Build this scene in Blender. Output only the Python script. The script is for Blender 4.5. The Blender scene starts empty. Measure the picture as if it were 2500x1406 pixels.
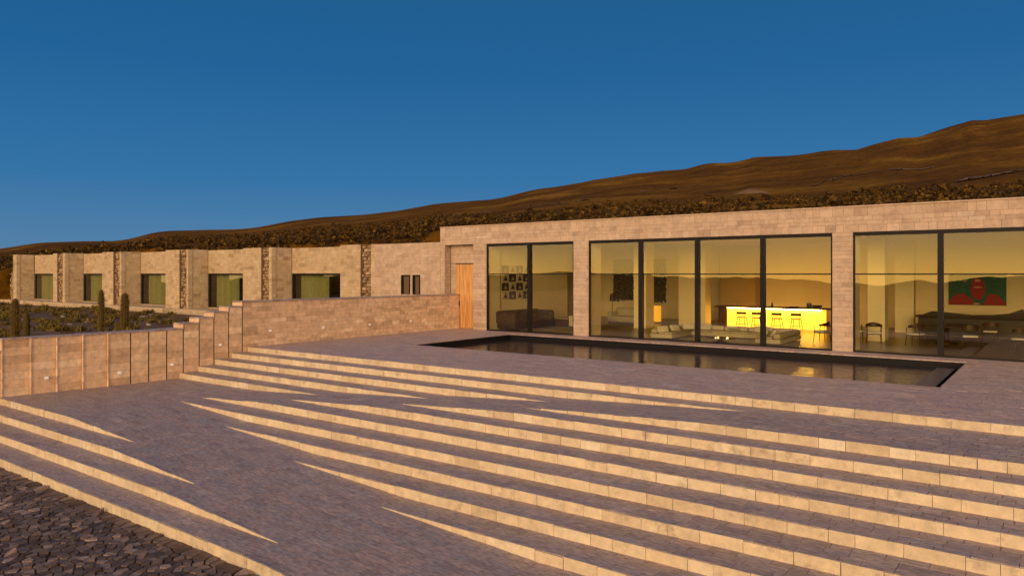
import bpy, bmesh, math, random
import numpy as np
from mathutils import Vector, Matrix
R = math.radians
random.seed(7)
rng = np.random.default_rng(11)
S = bpy.context.scene
COL = S.collection

# ------------------------------------------------------------------ camera
CAM = (0.0, 0.0, 2.8)
cd = bpy.data.cameras.new('camera')
cam = bpy.data.objects.new('camera', cd); COL.objects.link(cam)
cam.location = CAM
cam.rotation_euler = (R(90), 0, R(36.88))
cd.lens = 25.72; cd.sensor_width = 36; cd.shift_y = -34/2500
cd.clip_start = 0.05; cd.clip_end = 20000
S.camera = cam

# ------------------------------------------------------------------ sky and sun (dusk, sun just setting behind the camera)
SUN_AZ = 20      # degrees from -Y towards +X
SUN_EL = 8
w = bpy.data.worlds.new('World'); S.world = w; w.use_nodes = True
nt = w.node_tree; nt.nodes.clear()
def N(t, **k):
    n = nt.nodes.new(t)
    for a, b in k.items(): setattr(n, a, b)
    return n
out = N('ShaderNodeOutputWorld')
tc = N('ShaderNodeTexCoord')
sep = N('ShaderNodeSeparateXYZ'); nt.links.new(tc.outputs['Generated'], sep.inputs[0])
def ramp(stops, interp='LINEAR'):
    r = N('ShaderNodeValToRGB'); r.color_ramp.interpolation = interp
    e = r.color_ramp.elements
    while len(e) > 1: e.remove(e[-1])
    e[0].position = stops[0][0]; e[0].color = (*stops[0][1], 1)
    for p, c in stops[1:]:
        x = e.new(p); x.color = (*c, 1)
    return r
# side of the sky away from the sun: deep blue, paler towards the horizon
cold = ramp([(0.0, (.105,.215,.36)), (.04, (.070,.205,.385)), (.12, (.024,.160,.375)), (.26, (.009,.114,.305)), (.34, (.008,.104,.275)), (.5, (.022,.095,.245)), (1, (.10,.13,.24))])
# side towards the sun: twilight band, gold at the horizon
warm = ramp([(0.0, (4.9,2.75,.55)), (.025, (4.2,2.6,.72)), (.06, (2.9,1.95,.95)), (.09, (2.4,1.65,.95)), (.18, (1.95,1.33,.92)), (.38, (1.35,.98,.86)), (.7, (.62,.55,.62)), (1, (.20,.24,.36))])
nt.links.new(sep.outputs['Z'], cold.inputs[0]); nt.links.new(sep.outputs['Z'], warm.inputs[0])
dot = N('ShaderNodeVectorMath', operation='DOT_PRODUCT')
nrm = N('ShaderNodeVectorMath', operation='NORMALIZE'); nt.links.new(tc.outputs['Generated'], nrm.inputs[0])
nt.links.new(nrm.outputs[0], dot.inputs[0])
sd = Vector((math.sin(R(SUN_AZ)), -math.cos(R(SUN_AZ)), 0))
dot.inputs[1].default_value = sd
mr = N('ShaderNodeMapRange', interpolation_type='SMOOTHSTEP')
mr.inputs['From Min'].default_value = -.45; mr.inputs['From Max'].default_value = .95
nt.links.new(dot.outputs['Value'], mr.inputs['Value'])
mx = N('ShaderNodeMix', data_type='RGBA')
nt.links.new(mr.outputs[0], mx.inputs[0]); nt.links.new(cold.outputs[0], mx.inputs[6]); nt.links.new(warm.outputs[0], mx.inputs[7])
bg = N('ShaderNodeBackground'); nt.links.new(mx.outputs[2], bg.inputs[0]); bg.inputs[1].default_value = 0.9
sky = N('ShaderNodeTexSky', sky_type='NISHITA'); sky.sun_disc = False
sky.sun_elevation = R(2); sky.sun_rotation = R(180 - SUN_AZ)
bg2 = N('ShaderNodeBackground'); nt.links.new(sky.outputs[0], bg2.inputs[0]); bg2.inputs[1].default_value = 0.006
ad = N('ShaderNodeAddShader'); nt.links.new(bg.outputs[0], ad.inputs[0]); nt.links.new(bg2.outputs[0], ad.inputs[1])
nt.links.new(ad.outputs[0], out.inputs[0])
ld = bpy.data.lights.new('sun', 'SUN'); lo = bpy.data.objects.new('sun', ld); COL.objects.link(lo)
ld.energy = 1.65; ld.angle = R(24); ld.color = (1.0, .70, .39)
sdir = Vector((math.sin(R(SUN_AZ))*math.cos(R(SUN_EL)), -math.cos(R(SUN_AZ))*math.cos(R(SUN_EL)), math.sin(R(SUN_EL))))
lo.rotation_euler = sdir.to_track_quat('Z', 'Y').to_euler(); lo.location = (20, -30, 30)
vs = S.view_settings; vs.view_transform = 'Standard'; vs.look = 'None'; vs.gamma = 1; vs.exposure = 0.15; vs.use_curve_mapping = False

# ------------------------------------------------------------------ materials
def newmat(name):
    m = bpy.data.materials.new(name); m.use_nodes = True
    t = m.node_tree; t.nodes.clear()
    o = t.nodes.new('ShaderNodeOutputMaterial')
    p = t.nodes.new('ShaderNodeBsdfPrincipled'); t.links.new(p.outputs[0], o.inputs[0])
    return m, t, p
def fill_ramp(r, stops):
    e = r.color_ramp.elements
    while len(e) > 1: e.remove(e[-1])
    e[0].position = stops[0][0]; e[0].color = (*stops[0][1], 1)
    for q, c in stops[1:]:
        x = e.new(q); x.color = (*c, 1)
def stone_mat(name, stops, rough=.85, mott=.35, scale=5, bump=.5, bscale=35, stretch=(1,1,1), stain=0.0, spec=.25, sscale=.9):
    m, t, p = newmat(name); L = t.links.new; n = t.nodes.new
    g = n('ShaderNodeNewGeometry'); oi = n('ShaderNodeObjectInfo')
    a = n('ShaderNodeMath'); a.operation = 'ADD'; L(g.outputs['Random Per Island'], a.inputs[0]); L(oi.outputs['Random'], a.inputs[1])
    f = n('ShaderNodeMath'); f.operation = 'FRACT'; L(a.outputs[0], f.inputs[0])
    r = n('ShaderNodeValToRGB'); fill_ramp(r, stops); L(f.outputs[0], r.inputs[0])
    mp = n('ShaderNodeMapping'); mp.inputs['Scale'].default_value = stretch; L(g.outputs['Position'], mp.inputs[0])
    no = n('ShaderNodeTexNoise'); no.inputs['Scale'].default_value = scale; no.inputs['Detail'].default_value = 8; no.inputs['Roughness'].default_value = .68
    L(mp.outputs[0], no.inputs['Vector'])
    mr = n('ShaderNodeMapRange'); mr.inputs['From Min'].default_value = .3; mr.inputs['From Max'].default_value = .7
    mr.inputs['To Min'].default_value = 1 - mott; mr.inputs['To Max'].default_value = 1 + mott*.7
    L(no.outputs[0], mr.inputs[0])
    mu = n('ShaderNodeMix'); mu.data_type = 'RGBA'; mu.blend_type = 'MULTIPLY'; mu.inputs[0].default_value = 1
    L(r.outputs[0], mu.inputs[6]); L(mr.outputs[0], mu.inputs[7])
    last = mu.outputs[2]
    if stain:
        n3 = n('ShaderNodeTexNoise'); n3.inputs['Scale'].default_value = sscale; n3.inputs['Detail'].default_value = 6; n3.inputs['Roughness'].default_value = .7
        L(mp.outputs[0], n3.inputs['Vector'])
        m3 = n('ShaderNodeMapRange'); m3.inputs['From Min'].default_value = .56; m3.inputs['From Max'].default_value = .75
        m3.inputs['To Min'].default_value = 0; m3.inputs['To Max'].default_value = stain; L(n3.outputs[0], m3.inputs[0])
        x3 = n('ShaderNodeMix'); x3.data_type = 'RGBA'; L(m3.outputs[0], x3.inputs[0]); L(last, x3.inputs[6]); x3.inputs[7].default_value = (.12,.075,.05,1)
        last = x3.outputs[2]
    L(last, p.inputs['Base Color']); p.inputs['Roughness'].default_value = rough
    p.inputs['Specular IOR Level'].default_value = spec
    n2 = n('ShaderNodeTexNoise'); n2.inputs['Scale'].default_value = bscale; n2.inputs['Detail'].default_value = 5; L(mp.outputs[0], n2.inputs['Vector'])
    b = n('ShaderNodeBump'); b.inputs['Strength'].default_value = bump; b.inputs['Distance'].default_value = .02; L(n2.outputs[0], b.inputs['Height'])
    L(b.outputs[0], p.inputs['Normal'])
    return m
def plain(name, col, rough=.6, var=.12, scale=8, metal=0, spec=.4, emit=None, es=0):
    m, t, p = newmat(name); L = t.links.new
    g = t.nodes.new('ShaderNodeNewGeometry')
    no = t.nodes.new('ShaderNodeTexNoise'); no.inputs['Scale'].default_value = scale; no.inputs['Detail'].default_value = 5; L(g.outputs['Position'], no.inputs['Vector'])
    r = t.nodes.new('ShaderNodeValToRGB')
    fill_ramp(r, [(.3, tuple(c*(1-var) for c in col)), (.7, tuple(min(1, c*(1+var)) for c in col))]); L(no.outputs[0], r.inputs[0])
    L(r.outputs[0], p.inputs['Base Color']); p.inputs['Roughness'].default_value = rough; p.inputs['Metallic'].default_value = metal
    p.inputs['Specular IOR Level'].default_value = spec
    if emit: p.inputs['Emission Color'].default_value = (*emit, 1); p.inputs['Emission Strength'].default_value = es
    return m
M = {}
M['ashlar'] = stone_mat('ashlar_stone', [(0, (0.438, 0.312, 0.22)), (0.12, (0.508, 0.369, 0.263)), (0.35, (0.555, 0.409, 0.295)), (0.6, (0.535, 0.388, 0.274)), (0.85, (0.596, 0.449, 0.326)), (0.97, (0.479, 0.352, 0.253)), (1, (0.631, 0.495, 0.371))], mott=.22, scale=4, bump=.5, stain=.25)
M['wingstone'] = stone_mat('wing_stone', [(0, (0.39, 0.275, 0.157)), (0.15, (0.496, 0.368, 0.216)), (0.5, (0.558, 0.414, 0.244)), (0.8, (0.523, 0.387, 0.226)), (1, (0.603, 0.47, 0.299))], mott=.2, scale=3, bump=.4, stain=.15)
M['retain'] = stone_mat('retaining_stone', [(0, (0.543, 0.349, 0.205)), (0.2, (0.664, 0.439, 0.26)), (0.5, (0.767, 0.517, 0.316)), (0.8, (0.708, 0.479, 0.286)), (1, (0.868, 0.637, 0.41))], mott=.28, scale=5, bump=.6, stain=.3)
M['core'] = plain('mortar', (.20,.135,.085), .95)
M['rubble'] = stone_mat('rubble_stone', [(0, (0.208, 0.13, 0.072)), (0.4, (0.442, 0.299, 0.168)), (0.7, (0.338, 0.208, 0.108)), (1, (0.624, 0.455, 0.264))], mott=.4)
M['riser'] = stone_mat('riser_stone', [(0, (0.562, 0.444, 0.285)), (0.1, (0.637, 0.511, 0.332)), (0.3, (0.686, 0.557, 0.366)), (0.55, (0.662, 0.528, 0.339)), (0.8, (0.711, 0.591, 0.4)), (0.94, (0.599, 0.471, 0.306)), (1, (0.736, 0.631, 0.449))], mott=.22, scale=5, bump=.45, bscale=30, stain=.6, sscale=2.6)
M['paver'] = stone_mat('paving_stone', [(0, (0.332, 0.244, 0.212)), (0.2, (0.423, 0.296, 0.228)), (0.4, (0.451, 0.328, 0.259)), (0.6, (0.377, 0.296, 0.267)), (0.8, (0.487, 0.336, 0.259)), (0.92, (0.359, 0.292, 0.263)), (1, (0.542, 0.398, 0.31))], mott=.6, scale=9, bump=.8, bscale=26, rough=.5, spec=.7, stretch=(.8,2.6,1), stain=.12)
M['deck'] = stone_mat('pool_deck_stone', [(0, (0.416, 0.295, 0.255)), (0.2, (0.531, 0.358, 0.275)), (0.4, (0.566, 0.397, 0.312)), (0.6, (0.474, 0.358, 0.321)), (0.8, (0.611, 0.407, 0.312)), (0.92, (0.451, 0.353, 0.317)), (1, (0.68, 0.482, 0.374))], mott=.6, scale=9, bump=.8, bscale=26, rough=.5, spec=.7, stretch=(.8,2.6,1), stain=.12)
M['joint'] = plain('joint_dirt', (.17,.125,.11), .95)
M['gravel'] = stone_mat('flagstone_dark', [(0, (0.077, 0.047, 0.031)), (0.25, (0.143, 0.093, 0.064)), (0.5, (0.22, 0.154, 0.112)), (0.7, (0.121, 0.079, 0.056)), (0.85, (0.275, 0.191, 0.139)), (1, (0.418, 0.288, 0.202))], mott=.3, scale=9, bump=.7, rough=.6)
M['gravelbed'] = plain('gravel_bed', (.028,.017,.011), .95, var=.4, scale=20)
M['black'] = plain('pool_black_stone', (.008,.007,.007), .5, spec=.2)
M['steel'] = plain('black_steel', (.006,.004,.004), .5, spec=.25)
M['plaster'] = plain('plaster', (.80,.71,.50), .85, var=.03, scale=1)
M['plaster_dark'] = plain('ochre_plaster', (.42,.30,.14), .85, var=.05, scale=1)
M['ceil'] = plain('ceiling_plaster', (.70,.63,.46), .9, var=.03)
M['white'] = plain('light_fabric', (.50,.46,.38), .9, var=.08, scale=12)
M['pillow'] = plain('pale_pillow_fabric', (.68,.64,.54), .9, var=.08, scale=14)
M['darkfab'] = plain('dark_brown_leather', (.022,.012,.008), .6)
M['darkwood'] = plain('dark_wood', (.05,.022,.010), .45, var=.3, scale=14)
M['seatpad'] = plain('white_seat_pad', (.75,.74,.76), .7, var=.04)
M['blackdish'] = plain('black_metal_dish', (.02,.016,.013), .4)
M['steelpot'] = plain('brushed_steel', (.45,.46,.46), .3, metal=1)
M['bar'] = plain('backlit_bar_panel', (.8,.62,.2), .6, emit=(1.0,.40,.025), es=2.9)
M['led'] = plain('led_strip', (1,.8,.4), .6, emit=(1.0,.60,.13), es=48)
M['lampglow'] = plain('ceiling_lamp_glow', (1,.9,.6), .6, emit=(1.0,.74,.36), es=17)
M['niche'] = plain('lit_niche_panel', (.8,.5,.1), .6, emit=(1.0,.45,.03), es=.75)
M['flame'] = plain('candle_glow', (1,.6,.3), .6, emit=(1,.55,.22), es=3)
M['lightlens'] = plain('step_light_lens', (.85,.80,.76), .3, emit=(1,.86,.78), es=.12)
M['rug'] = plain('beige_rug', (.33,.28,.20), .95)
M['print_dark'] = plain('print_dark_ink', (.035,.03,.035), .7)
M['print_light'] = plain('print_pale_paper', (.55,.50,.38), .8)
M['print_mid'] = plain('print_grey_ink', (.17,.15,.13), .8)
M['paint_red'] = plain('red_paint', (.30,.010,.012), .7)
M['paint_green'] = plain('green_paint', (.012,.105,.07), .7, var=.35)
M['paint_pale'] = plain('pale_pink_paint', (.6,.33,.26), .7)
M['track'] = plain('pale_salt_shore', (.70,.58,.42), .9)
# wooden door
m, t, p = newmat('door_wood'); L = t.links.new
g = t.nodes.new('ShaderNodeNewGeometry'); mp = t.nodes.new('ShaderNodeMapping'); mp.inputs['Scale'].default_value = (14, 14, .8); L(g.outputs['Position'], mp.inputs[0])
no = t.nodes.new('ShaderNodeTexNoise'); no.inputs['Scale'].default_value = 1.3; no.inputs['Detail'].default_value = 6; L(mp.outputs[0], no.inputs['Vector'])
r_ = t.nodes.new('ShaderNodeValToRGB'); fill_ramp(r_, [(.3,(.36,.15,.035)),(.5,(.62,.32,.10)),(.7,(.72,.41,.15))]); L(no.outputs[0], r_.inputs[0]); L(r_.outputs[0], p.inputs['Base Color']); p.inputs['Roughness'].default_value = .55
M['door'] = m
# interior floor, polished wood
m, t, p = newmat('floor_wood'); L = t.links.new
g = t.nodes.new('ShaderNodeNewGeometry'); mp = t.nodes.new('ShaderNodeMapping'); mp.inputs['Scale'].default_value = (1, 9, 1); L(g.outputs['Position'], mp.inputs[0])
no = t.nodes.new('ShaderNodeTexNoise'); no.inputs['Scale'].default_value = 1.6; no.inputs['Detail'].default_value = 5; L(mp.outputs[0], no.inputs['Vector'])
r_ = t.nodes.new('ShaderNodeValToRGB'); fill_ramp(r_, [(.3,(.13,.075,.028)),(.7,(.22,.135,.055))]); L(no.outputs[0], r_.inputs[0]); L(r_.outputs[0], p.inputs['Base Color']); p.inputs['Roughness'].default_value = .28
M['floor'] = m
# shaggy wall hanging
m, t, p = newmat('shaggy_textile'); L = t.links.new
g = t.nodes.new('ShaderNodeNewGeometry'); no = t.nodes.new('ShaderNodeTexNoise'); no.inputs['Scale'].default_value = 16; no.inputs['Detail'].default_value = 6; L(g.outputs['Position'], no.inputs['Vector'])
r_ = t.nodes.new('ShaderNodeValToRGB'); fill_ramp(r_, [(.34,(.015,.015,.015)),(.5,(.075,.070,.058)),(.66,(.26,.23,.16))]); L(no.outputs[0], r_.inputs[0]); L(r_.outputs[0], p.inputs['Base Color']); p.inputs['Roughness'].default_value = .95
M['shag'] = m
# glass: clear sheet with a sun-control coating
def glass_mat(name, refl, tint):
    m = bpy.data.materials.new(name); m.use_nodes = True; t = m.node_tree; t.nodes.clear(); L = t.links.new
    o = t.nodes.new('ShaderNodeOutputMaterial'); tr = t.nodes.new('ShaderNodeBsdfTransparent'); tr.inputs[0].default_value = (*tint, 1)
    gl = t.nodes.new('ShaderNodeBsdfGlossy'); gl.inputs['Roughness'].default_value = 0.003; gl.inputs[0].default_value = (1, 1, 1, 1)
    gg = t.nodes.new('ShaderNodeNewGeometry'); gn = t.nodes.new('ShaderNodeTexNoise'); gn.inputs['Scale'].default_value = .7; gn.inputs['Detail'].default_value = 1; L(gg.outputs['Position'], gn.inputs['Vector'])
    gb = t.nodes.new('ShaderNodeBump'); gb.inputs['Strength'].default_value = 1; gb.inputs['Distance'].default_value = .0035; L(gn.outputs[0], gb.inputs['Height']); L(gb.outputs[0], gl.inputs['Normal'])
    fr = t.nodes.new('ShaderNodeFresnel'); fr.inputs[0].default_value = 1.5
    ma = t.nodes.new('ShaderNodeMath'); ma.operation = 'MULTIPLY_ADD'; ma.inputs[1].default_value = 1.0; ma.inputs[2].default_value = refl; L(fr.outputs[0], ma.inputs[0]); ma.use_clamp = True
    mi = t.nodes.new('ShaderNodeMixShader'); L(ma.outputs[0], mi.inputs[0]); L(tr.outputs[0], mi.inputs[1]); L(gl.outputs[0], mi.inputs[2]); L(mi.outputs[0], o.inputs[0])
    return m
M['glass'] = glass_mat('window_glass', .032, (.93,.90,.69))
M['wingglass'] = glass_mat('wing_window_glass', .04, (.62,.66,.50))
# water
m, t, p = newmat('pool_water'); L = t.links.new
p.inputs['Base Color'].default_value = (.045,.026,.025,1); p.inputs['Roughness'].default_value = .045; p.inputs['IOR'].default_value = 1.33
g = t.nodes.new('ShaderNodeNewGeometry'); mp = t.nodes.new('ShaderNodeMapping'); mp.inputs['Scale'].default_value = (.55, 1.5, 1); mp.inputs['Rotation'].default_value = (0,0,R(20)); L(g.outputs['Position'], mp.inputs[0])
no = t.nodes.new('ShaderNodeTexNoise'); no.inputs['Scale'].default_value = 3.2; no.inputs['Detail'].default_value = 4; no.inputs['Roughness'].default_value = .55; L(mp.outputs[0], no.inputs['Vector'])
b = t.nodes.new('ShaderNodeBump'); b.inputs['Strength'].default_value = 1; b.inputs['Distance'].default_value = .020; L(no.outputs[0], b.inputs['Height']); L(b.outputs[0], p.inputs['Normal'])
M['water'] = m
# terrain
m, t, p = newmat('altiplano_ground'); L = t.links.new
g = t.nodes.new('ShaderNodeNewGeometry')
n1 = t.nodes.new('ShaderNodeTexNoise'); n1.inputs['Scale'].default_value = .028; n1.inputs['Detail'].default_value = 12; n1.inputs['Roughness'].default_value = .62; n1.inputs['Distortion'].default_value = .6
mp = t.nodes.new('ShaderNodeMapping'); mp.inputs['Scale'].default_value = (1,.55,1.2); mp.inputs['Rotation'].default_value = (0,0,.65); L(g.outputs['Position'], mp.inputs[0]); L(mp.outputs[0], n1.inputs['Vector'])
r1 = t.nodes.new('ShaderNodeValToRGB'); fill_ramp(r1, [(.30,(.070,.028,.002)),(.45,(.120,.050,.003)),(.54,(.165,.072,.004)),(.61,(.22,.105,.007)),(.74,(.33,.17,.018))]); L(n1.outputs[0], r1.inputs[0])
n2 = t.nodes.new('ShaderNodeTexNoise'); n2.inputs['Scale'].default_value = .45; n2.inputs['Detail'].default_value = 10; n2.inputs['Roughness'].default_value = .75; L(g.outputs['Position'], n2.inputs['Vector'])
r2 = t.nodes.new('ShaderNodeValToRGB'); fill_ramp(r2, [(.36,(.38,.38,.38)),(.5,(.95,.95,.95)),(.64,(1.35,1.35,1.35))]); L(n2.outputs[0], r2.inputs[0])
mu = t.nodes.new('ShaderNodeMix'); mu.data_type = 'RGBA'; mu.blend_type = 'MULTIPLY'; mu.inputs[0].default_value = 1; L(r1.outputs[0], mu.inputs[6]); L(r2.outputs[0], mu.inputs[7])
L(mu.outputs[2], p.inputs['Base Color']); p.inputs['Roughness'].default_value = 1; p.inputs['Specular IOR Level'].default_value = .05
b = t.nodes.new('ShaderNodeBump'); b.inputs['Strength'].default_value = .6; b.inputs['Distance'].default_value = .5; L(n2.outputs[0], b.inputs['Height']); L(b.outputs[0], p.inputs['Normal'])
M['terrain'] = m
M['garden'] = stone_mat('garden_soil', [(0, (0.17, 0.093, 0.038)), (1, (0.17, 0.093, 0.038))], mott=.5, scale=1.2, bump=.6, bscale=9)
M['shrub'] = stone_mat('scrub_leaves', [(0, (0.042, 0.022, 0.003)), (0.4, (0.073, 0.039, 0.004)), (0.75, (0.119, 0.061, 0.008)), (1, (0.182, 0.098, 0.013))], mott=.8, scale=.8, bump=.2)
M['tuft'] = stone_mat('garden_tuft_leaves', [(0,(.09,.062,.012)),(.5,(.17,.12,.025)),(1,(.26,.18,.04))], mott=.4, scale=5, bump=.2)
M['cactus'] = stone_mat('cactus_skin', [(0, (0.084, 0.052, 0.011)), (1, (0.101, 0.059, 0.014))], mott=.4, scale=9, bump=.5)
M['dust'] = plain('pale_dust', (.17,.095,.04), .95, var=.25, scale=.8)
M['rock'] = stone_mat('pale_rock', [(0,(.30,.24,.2)),(1,(.5,.42,.36))], mott=.3)

# ------------------------------------------------------------------ helpers
def tag(o, label=None, cat=None, group=None, kind=None):
    if label: o['label'] = label
    if cat: o['category'] = cat
    if group: o['group'] = group
    if kind: o['kind'] = kind
    return o
def link(name, me, mat=None, parent=None, loc=None):
    o = bpy.data.objects.new(name, me); COL.objects.link(o)
    if mat is not None and me is not None and not me.materials: me.materials.append(mat)
    if parent is not None: o.parent = parent
    if loc is not None: o.location = loc
    return o
def empty(name, loc, rz=0, label=None, cat=None, group=None, kind=None):
    o = bpy.data.objects.new(name, None); COL.objects.link(o); o.location = loc; o.rotation_euler = (0,0,rz); o.empty_display_size = .2
    return tag(o, label, cat, group, kind)
class MB:
    def __init__(s): s.v = []; s.f = []
    def add(s, vs, fs):
        k = len(s.v); s.v += [tuple(v) for v in vs]; s.f += [tuple(i+k for i in f) for f in fs]; return s
    def box(s, x0,x1,y0,y1,z0,z1):
        return s.add([(x0,y0,z0),(x1,y0,z0),(x1,y1,z0),(x0,y1,z0),(x0,y0,z1),(x1,y0,z1),(x1,y1,z1),(x0,y1,z1)],
                     [(0,3,2,1),(4,5,6,7),(0,1,5,4),(1,2,6,5),(2,3,7,6),(3,0,4,7)])
    def rbox(s, x0,x1,y0,y1,z0,z1, r=.04, seg=2, mat=None):
        bm = bmesh.new(); bmesh.ops.create_cube(bm, size=1)
        for v in bm.verts: v.co = Vector(((x0+x1)/2+v.co.x*(x1-x0), (y0+y1)/2+v.co.y*(y1-y0), (z0+z1)/2+v.co.z*(z1-z0)))
        bmesh.ops.bevel(bm, geom=bm.edges[:], offset=r, segments=seg, affect='EDGES', profile=.5)
        if mat is not None: bm.transform(mat)
        bm.verts.index_update()
        s.add([v.co[:] for v in bm.verts], [[v.index for v in f.verts] for f in bm.faces]); bm.free(); return s
    def tube(s, pts, rad, n=8):
        pts = [Vector(p) for p in pts]; rr = rad if isinstance(rad, (list,tuple)) else [rad]*len(pts)
        vs = []
        for i, p in enumerate(pts):
            d = (pts[min(i+1,len(pts)-1)] - pts[max(i-1,0)]).normalized()
            a = d.cross(Vector((0,0,1)));  a = Vector((1,0,0)) if a.length < 1e-3 else a.normalized()
            b = d.cross(a)
            for k in range(n):
                t = 2*math.pi*k/n; vs.append(p + (a*math.cos(t) + b*math.sin(t))*rr[i])
        fs = [(i*n+k, i*n+(k+1)%n, (i+1)*n+(k+1)%n, (i+1)*n+k) for i in range(len(pts)-1) for k in range(n)]
        fs += [tuple(range(n))[::-1], tuple((len(pts)-1)*n+k for k in range(n))]
        return s.add(vs, fs)
    def lathe(s, prof, c=(0,0,0), n=16, sq=1):
        vs = [(c[0]+r*math.cos(2*math.pi*k/n), c[1]+sq*r*math.sin(2*math.pi*k/n), c[2]+z) for r, z in prof for k in range(n)]
        fs = [(i*n+k, i*n+(k+1)%n, (i+1)*n+(k+1)%n, (i+1)*n+k) for i in range(len(prof)-1) for k in range(n)]
        fs += [tuple(range(n))[::-1], tuple((len(prof)-1)*n+k for k in range(n))]
        return s.add(vs, fs)
    def build(s, name, mat, parent=None, smooth=False, loc=None):
        me = bpy.data.meshes.new(name); me.from_pydata(s.v, [], s.f)
        if smooth: me.polygons.foreach_set('use_smooth', [True]*len(me.polygons))
        me.update()
        return link(name, me, mat, parent, loc)

# --- stones: arrays of 8 corners, ordered outer face 0-3, inner face 4-7
QF = np.array([(0,1,2,3),(4,7,6,5),(0,4,5,1),(1,5,6,2),(2,6,7,3),(3,7,4,0)])
FWD = Vector((-math.sin(R(36.88)), math.cos(R(36.88)), 0)); RGT = Vector((math.cos(R(36.88)), math.sin(R(36.88)), 0))
def px_size(c8):      # rough width and height of each stone in photograph pixels
    P = c8[:, :4] - np.array(CAM)
    f = P @ np.array(FWD); r = P @ np.array(RGT); z = P[..., 2]
    fm = np.maximum(f, .3); x = 1250 + 1786*r/fm; y = 669 - 1786*z/fm
    wdt = x.max(1)-x.min(1); hgt = y.max(1)-y.min(1)
    vis = (f.min(1) > .5) & (x.max(1) > 0) & (x.min(1) < 2500) & (y.min(1) < 1406) & (y.max(1) > 0)
    return wdt, hgt, vis
def mesh_quads(name, c8):
    n = len(c8); me = bpy.data.meshes.new(name)
    V = c8.reshape(-1, 3); F = (QF[None] + 8*np.arange(n)[:, None, None]).reshape(-1)
    me.vertices.add(len(V)); me.vertices.foreach_set('co', V.astype(np.float32).ravel())
    me.loops.add(len(F)); me.loops.foreach_set('vertex_index', F.astype(np.int32))
    me.polygons.add(len(F)//4); me.polygons.foreach_set('loop_start', np.arange(0, len(F), 4, dtype=np.int32))
    me.polygons.foreach_set('use_smooth', [False]*(len(F)//4)); me.update(calc_edges=True); me.validate()
    return me
def emit_stones(name, c8, mat, parent, nmax=300, minpx=9, stuff=None, jit=.002):
    c8 = np.array(c8, float)
    if len(c8) == 0: return
    ploc = np.array(parent.matrix_world.translation) if parent else np.zeros(3)
    pl = Vector((0,0,0)); q = parent
    while q is not None: pl += q.location; q = q.parent
    pl = np.array(pl)
    c8 = c8 + rng.uniform(-jit, jit, c8.shape)*np.array([1,1,1])
    wd, hg, vis = px_size(c8)
    ok = vis & (np.maximum(wd, hg) >= minpx) & (np.minimum(wd,hg) > 2)
    sc = np.where(ok, wd*hg, -1); order = np.argsort(-sc)
    k = int(min(nmax, ok.sum())); ind, rest = order[:k], order[k:]
    for i in ind:
        c = c8[i].mean(0); me = bpy.data.meshes.new(name); me.from_pydata((c8[i]-c).tolist(), [], QF.tolist())
        me.materials.append(mat); link(name, me, None, parent, tuple(c - pl))
    if len(rest):
        me = mesh_quads(name, c8[rest] - pl); o = link(stuff or name, me, mat, parent); o['kind'] = 'stuff'
def face_stones(P, U, V, Nn, wd, ht, course=(.16,.3), ln=(.25,.65), t=.06, gap=.008, proud=.006, courses=None, seed=None, holes=()):
    """ashlar on a rectangle: P corner, U along, V up, Nn outward (unit vectors)"""
    rs = random.Random(seed if seed is not None else random.random())
    P, U, V, Nn = map(lambda a: np.array(a, float), (P, U, V, Nn)); outl = []
    if courses is None:
        courses = [0]
        while courses[-1] < ht - course[0]*.9:
            courses.append(courses[-1] + rs.uniform(*course))
        courses[-1] = ht
        if len(courses) == 1: courses.append(ht)
    for a, b in zip(courses[:-1], courses[1:]):
        b = min(b, ht)
        if b - a < .02: continue
        u = 0
        while u < wd - 1e-6:
            l = rs.uniform(*ln)
            if wd - u - l < ln[0]*.7: l = wd - u
            if wd - u < l: l = wd - u
            u1 = u + l
            skip = any(u1 > h[0]+.001 and u < h[1]-.001 and b > h[2]+.001 and a < h[3]-.001 for h in holes)
            if not skip:
                p = .005 + rs.uniform(0, proud); g2 = gap/2
                c = [(u+g2, a+g2), (u1-g2, a+g2), (u1-g2, b-g2), (u+g2, b-g2)]
                outl.append([P+U*x+V*y+Nn*p for x, y in c] + [P+U*x+V*y-Nn*t for x, y in c])
            u = u1
    return outl
def pave(x0,x1,y0,y1, z, zf=None, row=.2, ln=(.25,.6), t=.045, gap=.008, zj=.0015, seed=0):
    rs = random.Random(seed); outl = []
    n = max(1, round((y1-y0)/row)); rw = (y1-y0)/n
    for j in range(n):
        a = y0 + j*rw; b = a + rw; x = x0; x_first = True
        while x < x1 - 1e-6:
            l = rs.uniform(*ln)
            if x_first: l *= rs.uniform(.4, 1); x_first = False
            if x1 - x - l < ln[0]*.7: l = x1 - x
            e = x + l; g2 = gap/2
            zz = (lambda X: z) if zf is None else zf
            cx = [(x+g2, a+g2), (e-g2, a+g2), (e-g2, b-g2), (x+g2, b-g2)]
            dz = rs.uniform(-zj, zj)
            outl.append([np.array((X, Y, zz(X)+dz+rs.uniform(-zj,zj)*.5)) for X, Y in cx] + [np.array((X, Y, zz(X)-t)) for X, Y in cx])
            x = e
    return outl

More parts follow.
